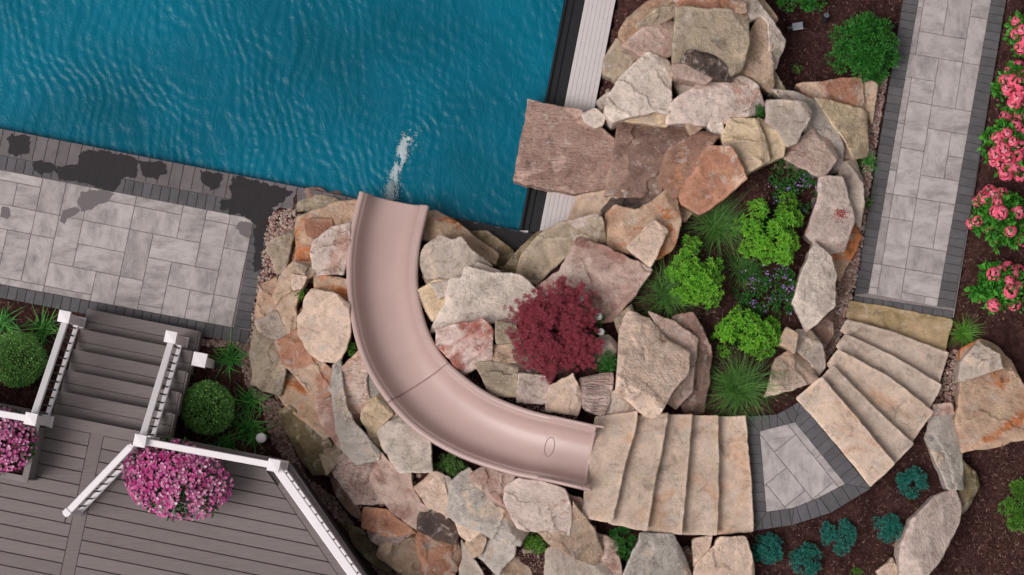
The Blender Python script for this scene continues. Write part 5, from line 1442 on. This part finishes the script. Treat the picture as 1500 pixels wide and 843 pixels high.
# hydrangeas
def hyd_head(seed):
    rg = random.Random(seed); vs = []; fs = []
    for k in range(75):
        d = rnd_dir(rg, .35); flower_disc(vs, fs, Vector((d.x, d.y, d.z * .75)) * .062, d, .017, rg, .1, 4)
    me = bpy.data.meshes.new('flower_head'); me.from_pydata(vs, [], fs); me.materials.append(M['hydrangea']); return me
HEADS = [hyd_head(s) for s in (1, 2, 3)]
def hydrangea(px, py, rx, ry, h, heads, label, seed):
    o, c, rg = shrub('hydrangea', 'shrub', px, py, rx, ry, h, 1500, 44, .07, .085, .026, 'hydrangea_leaf', label, 'pink hydrangeas along the path', seed, up=.5, jit=.7, stemn=20)
    for hx_, hy_ in heads:
        r = min(1, math.hypot((hx_ - px) / rx, (hy_ - py) / ry)); z = c.z + h * max(.25, (1 - .8 * r * r)) + .1
        p = P(hx_, hy_, z) - c
        ob = bpy.data.objects.new('flower_head', HEADS[rg.randrange(3)]); ob.location = p; ob.rotation_euler = (rg.uniform(-.3, .3), rg.uniform(-.3, .3), rg.uniform(0, 6)); ob.scale = (rg.uniform(1.15, 1.55),) * 3
        link(ob, o)
        v_, f_ = tube_vf([c + Vector((p.x * .3, p.y * .3, 0)), c + p], [.005, .003], 4)
    for k in range(8):
        q = rg.uniform(0, 6.28); r = rg.uniform(.5, .95); p = Vector((math.cos(q) * r * rx * PXM, math.sin(q) * r * ry * PXM, h * (1 - .75 * r * r) + .04))
        ob = bpy.data.objects.new('flower_bud', BUD); ob.location = p; ob.scale = (rg.uniform(.6, 1),) * 3; link(ob, o)
rgb_ = random.Random(77); bv, bf = [], []
for k in range(26):
    d = rnd_dir(rgb_, .5); flower_disc(bv, bf, d * .03, d, .011, rgb_, .1, 4)
BUD = bpy.data.meshes.new('flower_bud'); BUD.from_pydata(bv, [], bf); BUD.materials.append(M['bud'])
hydrangea(1502, 52, 20, 30, .5, [(1490, 32), (1488, 50), (1498, 44), (1503, 62), (1496, 70)], 'pink hydrangea farthest along the path from the steps', 131)
hydrangea(1490, 135, 26, 40, .6, [(1478, 105), (1492, 98), (1484, 118), (1472, 118), (1476, 132), (1494, 124), (1490, 142), (1497, 135), (1474, 172), (1494, 168), (1486, 150), (1500, 110), (1502, 152)], 'tall headed pink hydrangea second from the far end of the path', 132)
hydrangea(1478, 215, 34, 46, .62, [(1462, 203), (1475, 195), (1488, 185), (1500, 195), (1458, 225), (1470, 218), (1484, 208), (1494, 214), (1466, 240), (1478, 232), (1490, 228), (1472, 250), (1486, 244), (1498, 240), (1474, 256), (1494, 258), (1502, 225), (1456, 236)], 'pink hydrangea crowded with blossoms in the middle of the row', 133)
hydrangea(1464, 322, 42, 44, .6, [(1444, 292), (1456, 286), (1462, 298), (1432, 296), (1450, 280), (1468, 284), (1432, 324), (1422, 328), (1466, 312), (1480, 338), (1500, 352), (1490, 312), (1440, 288), (1458, 310)], 'rounded pink hydrangea with blossoms gathered on one side', 134)
hydrangea(1464, 424, 40, 38, .55, [(1456, 402), (1476, 392), (1484, 402), (1492, 398), (1480, 428), (1490, 420), (1456, 447), (1478, 412), (1486, 446), (1466, 398)], 'pink hydrangea nearest the mossy step, mostly leaves', 135)

# ------------------------------------------------------------------ pebbles and mulch chips
def scatter_pebbles(name, poly, n, mat, label, seed, smin=.012, smax=.028):
    rg = random.Random(seed); x0, x1 = min(p[0] for p in poly), max(p[0] for p in poly); y0, y1 = min(p[1] for p in poly), max(p[1] for p in poly)
    vs = []; fs = []; k = 0; tries = 0
    while k < n and tries < n * 30:
        tries += 1
        x, y = rg.uniform(x0, x1), rg.uniform(y0, y1)
        if not inside(poly, x, y): continue
        k += 1
        p = gpx(x, y); s = rg.uniform(smin, smax); a = rg.uniform(0, 3.14); ca, sa_ = math.cos(a), math.sin(a)
        ex, ey, ez = s * rg.uniform(.8, 1.25), s * rg.uniform(.55, .9), s * rg.uniform(.45, .7); b = len(vs)
        jj = rg.random() * 10
        for v in ICO_V:
            q = 1 + .25 * noise.noise(v * 1.2 + Vector((jj, jj, jj)))
            X_, Y_ = v.x * ex * q, v.y * ey * q
            vs.append((p.x + X_ * ca - Y_ * sa_, p.y + X_ * sa_ + Y_ * ca, p.z + ez * .35 + v.z * ez * q + rg.uniform(0, .001)))
        fs += [tuple(b + i for i in f) for f in ICO_F]
    o = mesh(name, vs, fs, M[mat], None, True); tag(o, label, 'pebbles', kind='stuff')
scatter_pebbles('pebbles', [(396, 312), (432, 305), (437, 340), (452, 390), (400, 400), (384, 470), (372, 510), (364, 500), (378, 400)], 1500, 'pebble', 'rosy pebbles between the patio and the rocks', 1)
scatter_pebbles('pebbles', [(366, 505), (376, 540), (372, 570), (410, 590), (420, 640), (450, 700), (490, 730), (540, 800), (600, 850), (560, 850), (520, 790), (440, 700), (400, 650), (385, 600), (360, 560), (350, 510), (290, 505), (286, 498), (340, 500)], 2300, 'pebble_dark', 'brown pebbles between the deck and the rock wall', 2, .016, .034)
scatter_pebbles('pebbles', [(1284, 118), (1300, 116), (1290, 170), (1276, 260), (1262, 360), (1248, 438), (1238, 470), (1226, 505), (1205, 540), (1196, 530), (1212, 495), (1222, 440), (1232, 395), (1258, 345), (1262, 250), (1272, 180)], 1700, 'pebble', 'rosy pebbles between the rocks and the straight path', 3, .015, .034)
scatter_pebbles('pebbles', [(1392, 515), (1408, 510), (1412, 540), (1406, 575), (1404, 615), (1398, 606), (1392, 590), (1368, 600), (1376, 570), (1384, 545)], 520, 'pebble', 'rosy pebbles between steps and the very large boulder', 4)
scatter_pebbles('pebbles', [(604, 390), (616, 388), (626, 440), (644, 480), (680, 545), (720, 575), (770, 592), (850, 608), (840, 616), (745, 600), (680, 556), (636, 510), (612, 460)], 620, 'pebble', 'pebbles tucked between the slide and inner rocks', 5, .01, .02)
scatter_pebbles('pebbles', [(768, 800), (800, 790), (808, 812), (800, 840), (775, 838), (752, 815)], 240, 'pebble_dark', 'fine pebbles in the pocket with green sprouts', 6, .007, .014)
M['rubble'] = island_mat('rubble', ['#7d685c', '#9a8879', '#6b5a52', '#8d7c70', '#a5917f'], .9)
scatter_pebbles('rubble', [(440, 300), (520, 300), (505, 420), (530, 540), (600, 640), (700, 690), (850, 730), (905, 840), (600, 850), (540, 780), (470, 690), (410, 590), (380, 540), (400, 440)], 700, 'rubble', 'broken stone filling between rocks outside the slide', 11, .03, .06)
scatter_pebbles('rubble', [(630, 320), (690, 350), (760, 400), (830, 320), (900, 290), (960, 380), (900, 470), (760, 560), (660, 520), (620, 430)], 260, 'rubble', 'broken stone filling between rocks inside the slide bend', 12, .03, .06)
scatter_pebbles('rubble', [(890, 60), (990, 0), (1120, 0), (1140, 120), (1270, 170), (1260, 330), (1220, 480), (1190, 480), (1190, 280), (1100, 220), (1000, 290), (890, 280)], 420, 'rubble', 'broken stone filling between rocks behind the jumping ledge', 13, .03, .055)
def chips(n, seed):
    rg = random.Random(seed); vs = []; fs = []
    zones = [(1130, -20, 1330, 130), (1400, -20, 1510, 480), (1080, 620, 1510, 850), (940, 230, 1230, 600), (0, 440, 430, 680), (880, -10, 1130, 160), (1400, 640, 1510, 850), (840, 420, 930, 560)]
    ar = [(c - a) * (d - b) for a, b, c, d in zones]
    skip = [POOL, PATIO, PATH, LAND_OUT] + [s for s, _ in STEPS]
    for k in range(n):
        a, b, c, d = rg.choices(zones, ar)[0]; x, y = rg.uniform(a, c), rg.uniform(b, d)
        if any(inside(s, x, y) for s in skip): continue
        p = gpx(x, y); L = rg.uniform(.014, .055); wd = rg.uniform(.003, .009); q = rg.uniform(0, 3.14); d_ = Vector((math.cos(q), math.sin(q), rg.uniform(-.3, .3))); s = Vector((-math.sin(q), math.cos(q), 0)) * wd
        z = Vector((0, 0, .004)); b0 = len(vs); e = Vector((0, 0, rg.uniform(.004, .010)))
        vs += [p + z - d_ * L / 2 - s, p + z + d_ * L / 2 - s * .6, p + z + d_ * L / 2 + s * .6, p + z - d_ * L / 2 + s, p + z + e - d_ * L * .3, p + z + e + d_ * L * .35]
        fs += [(b0, b0 + 1, b0 + 5, b0 + 4), (b0 + 3, b0 + 4, b0 + 5, b0 + 2), (b0, b0 + 4, b0 + 3), (b0 + 1, b0 + 2, b0 + 5)]
    o = mesh('mulch_chips', vs, fs, M['chip']); tag(o, 'loose bark chips scattered over the garden beds', 'mulch', kind='stuff')
chips(24000, 8)
rg = random.Random(5); vs = []; fs = []
bv_ = bpy.data.objects
from mathutils.bvhtree import BVHTree
wb = next(o for o in bpy.data.objects if o.get('label') == 'white boulder strewn with red petals beside purple flowers')
tree = BVHTree.FromPolygons([wb.location + v.co for v in wb.data.vertices], [tuple(p.vertices) for p in wb.data.polygons])
for k in range(150):
    x, y = 1231 + rg.gauss(0, 6), 314 + rg.gauss(0, 4.5); p = P(x, y, .5)
    hit = tree.ray_cast(Vector((p.x, p.y, 3)), Vector((0, 0, -1)))[0]
    if hit is None: continue
    flower_disc(vs, fs, hit + Vector((0, 0, .004)), rnd_dir(rg, 1.5), rg.uniform(.006, .011), rg, .2, 3)
M['petal_red'] = island_mat('fallen_petal', ['#8f3a38', '#a8544c', '#7d2f30'], .7)
o = mesh('fallen_petals', vs, fs, M['petal_red']); tag(o, 'fallen red petals on the white boulder', 'petals', kind='stuff')
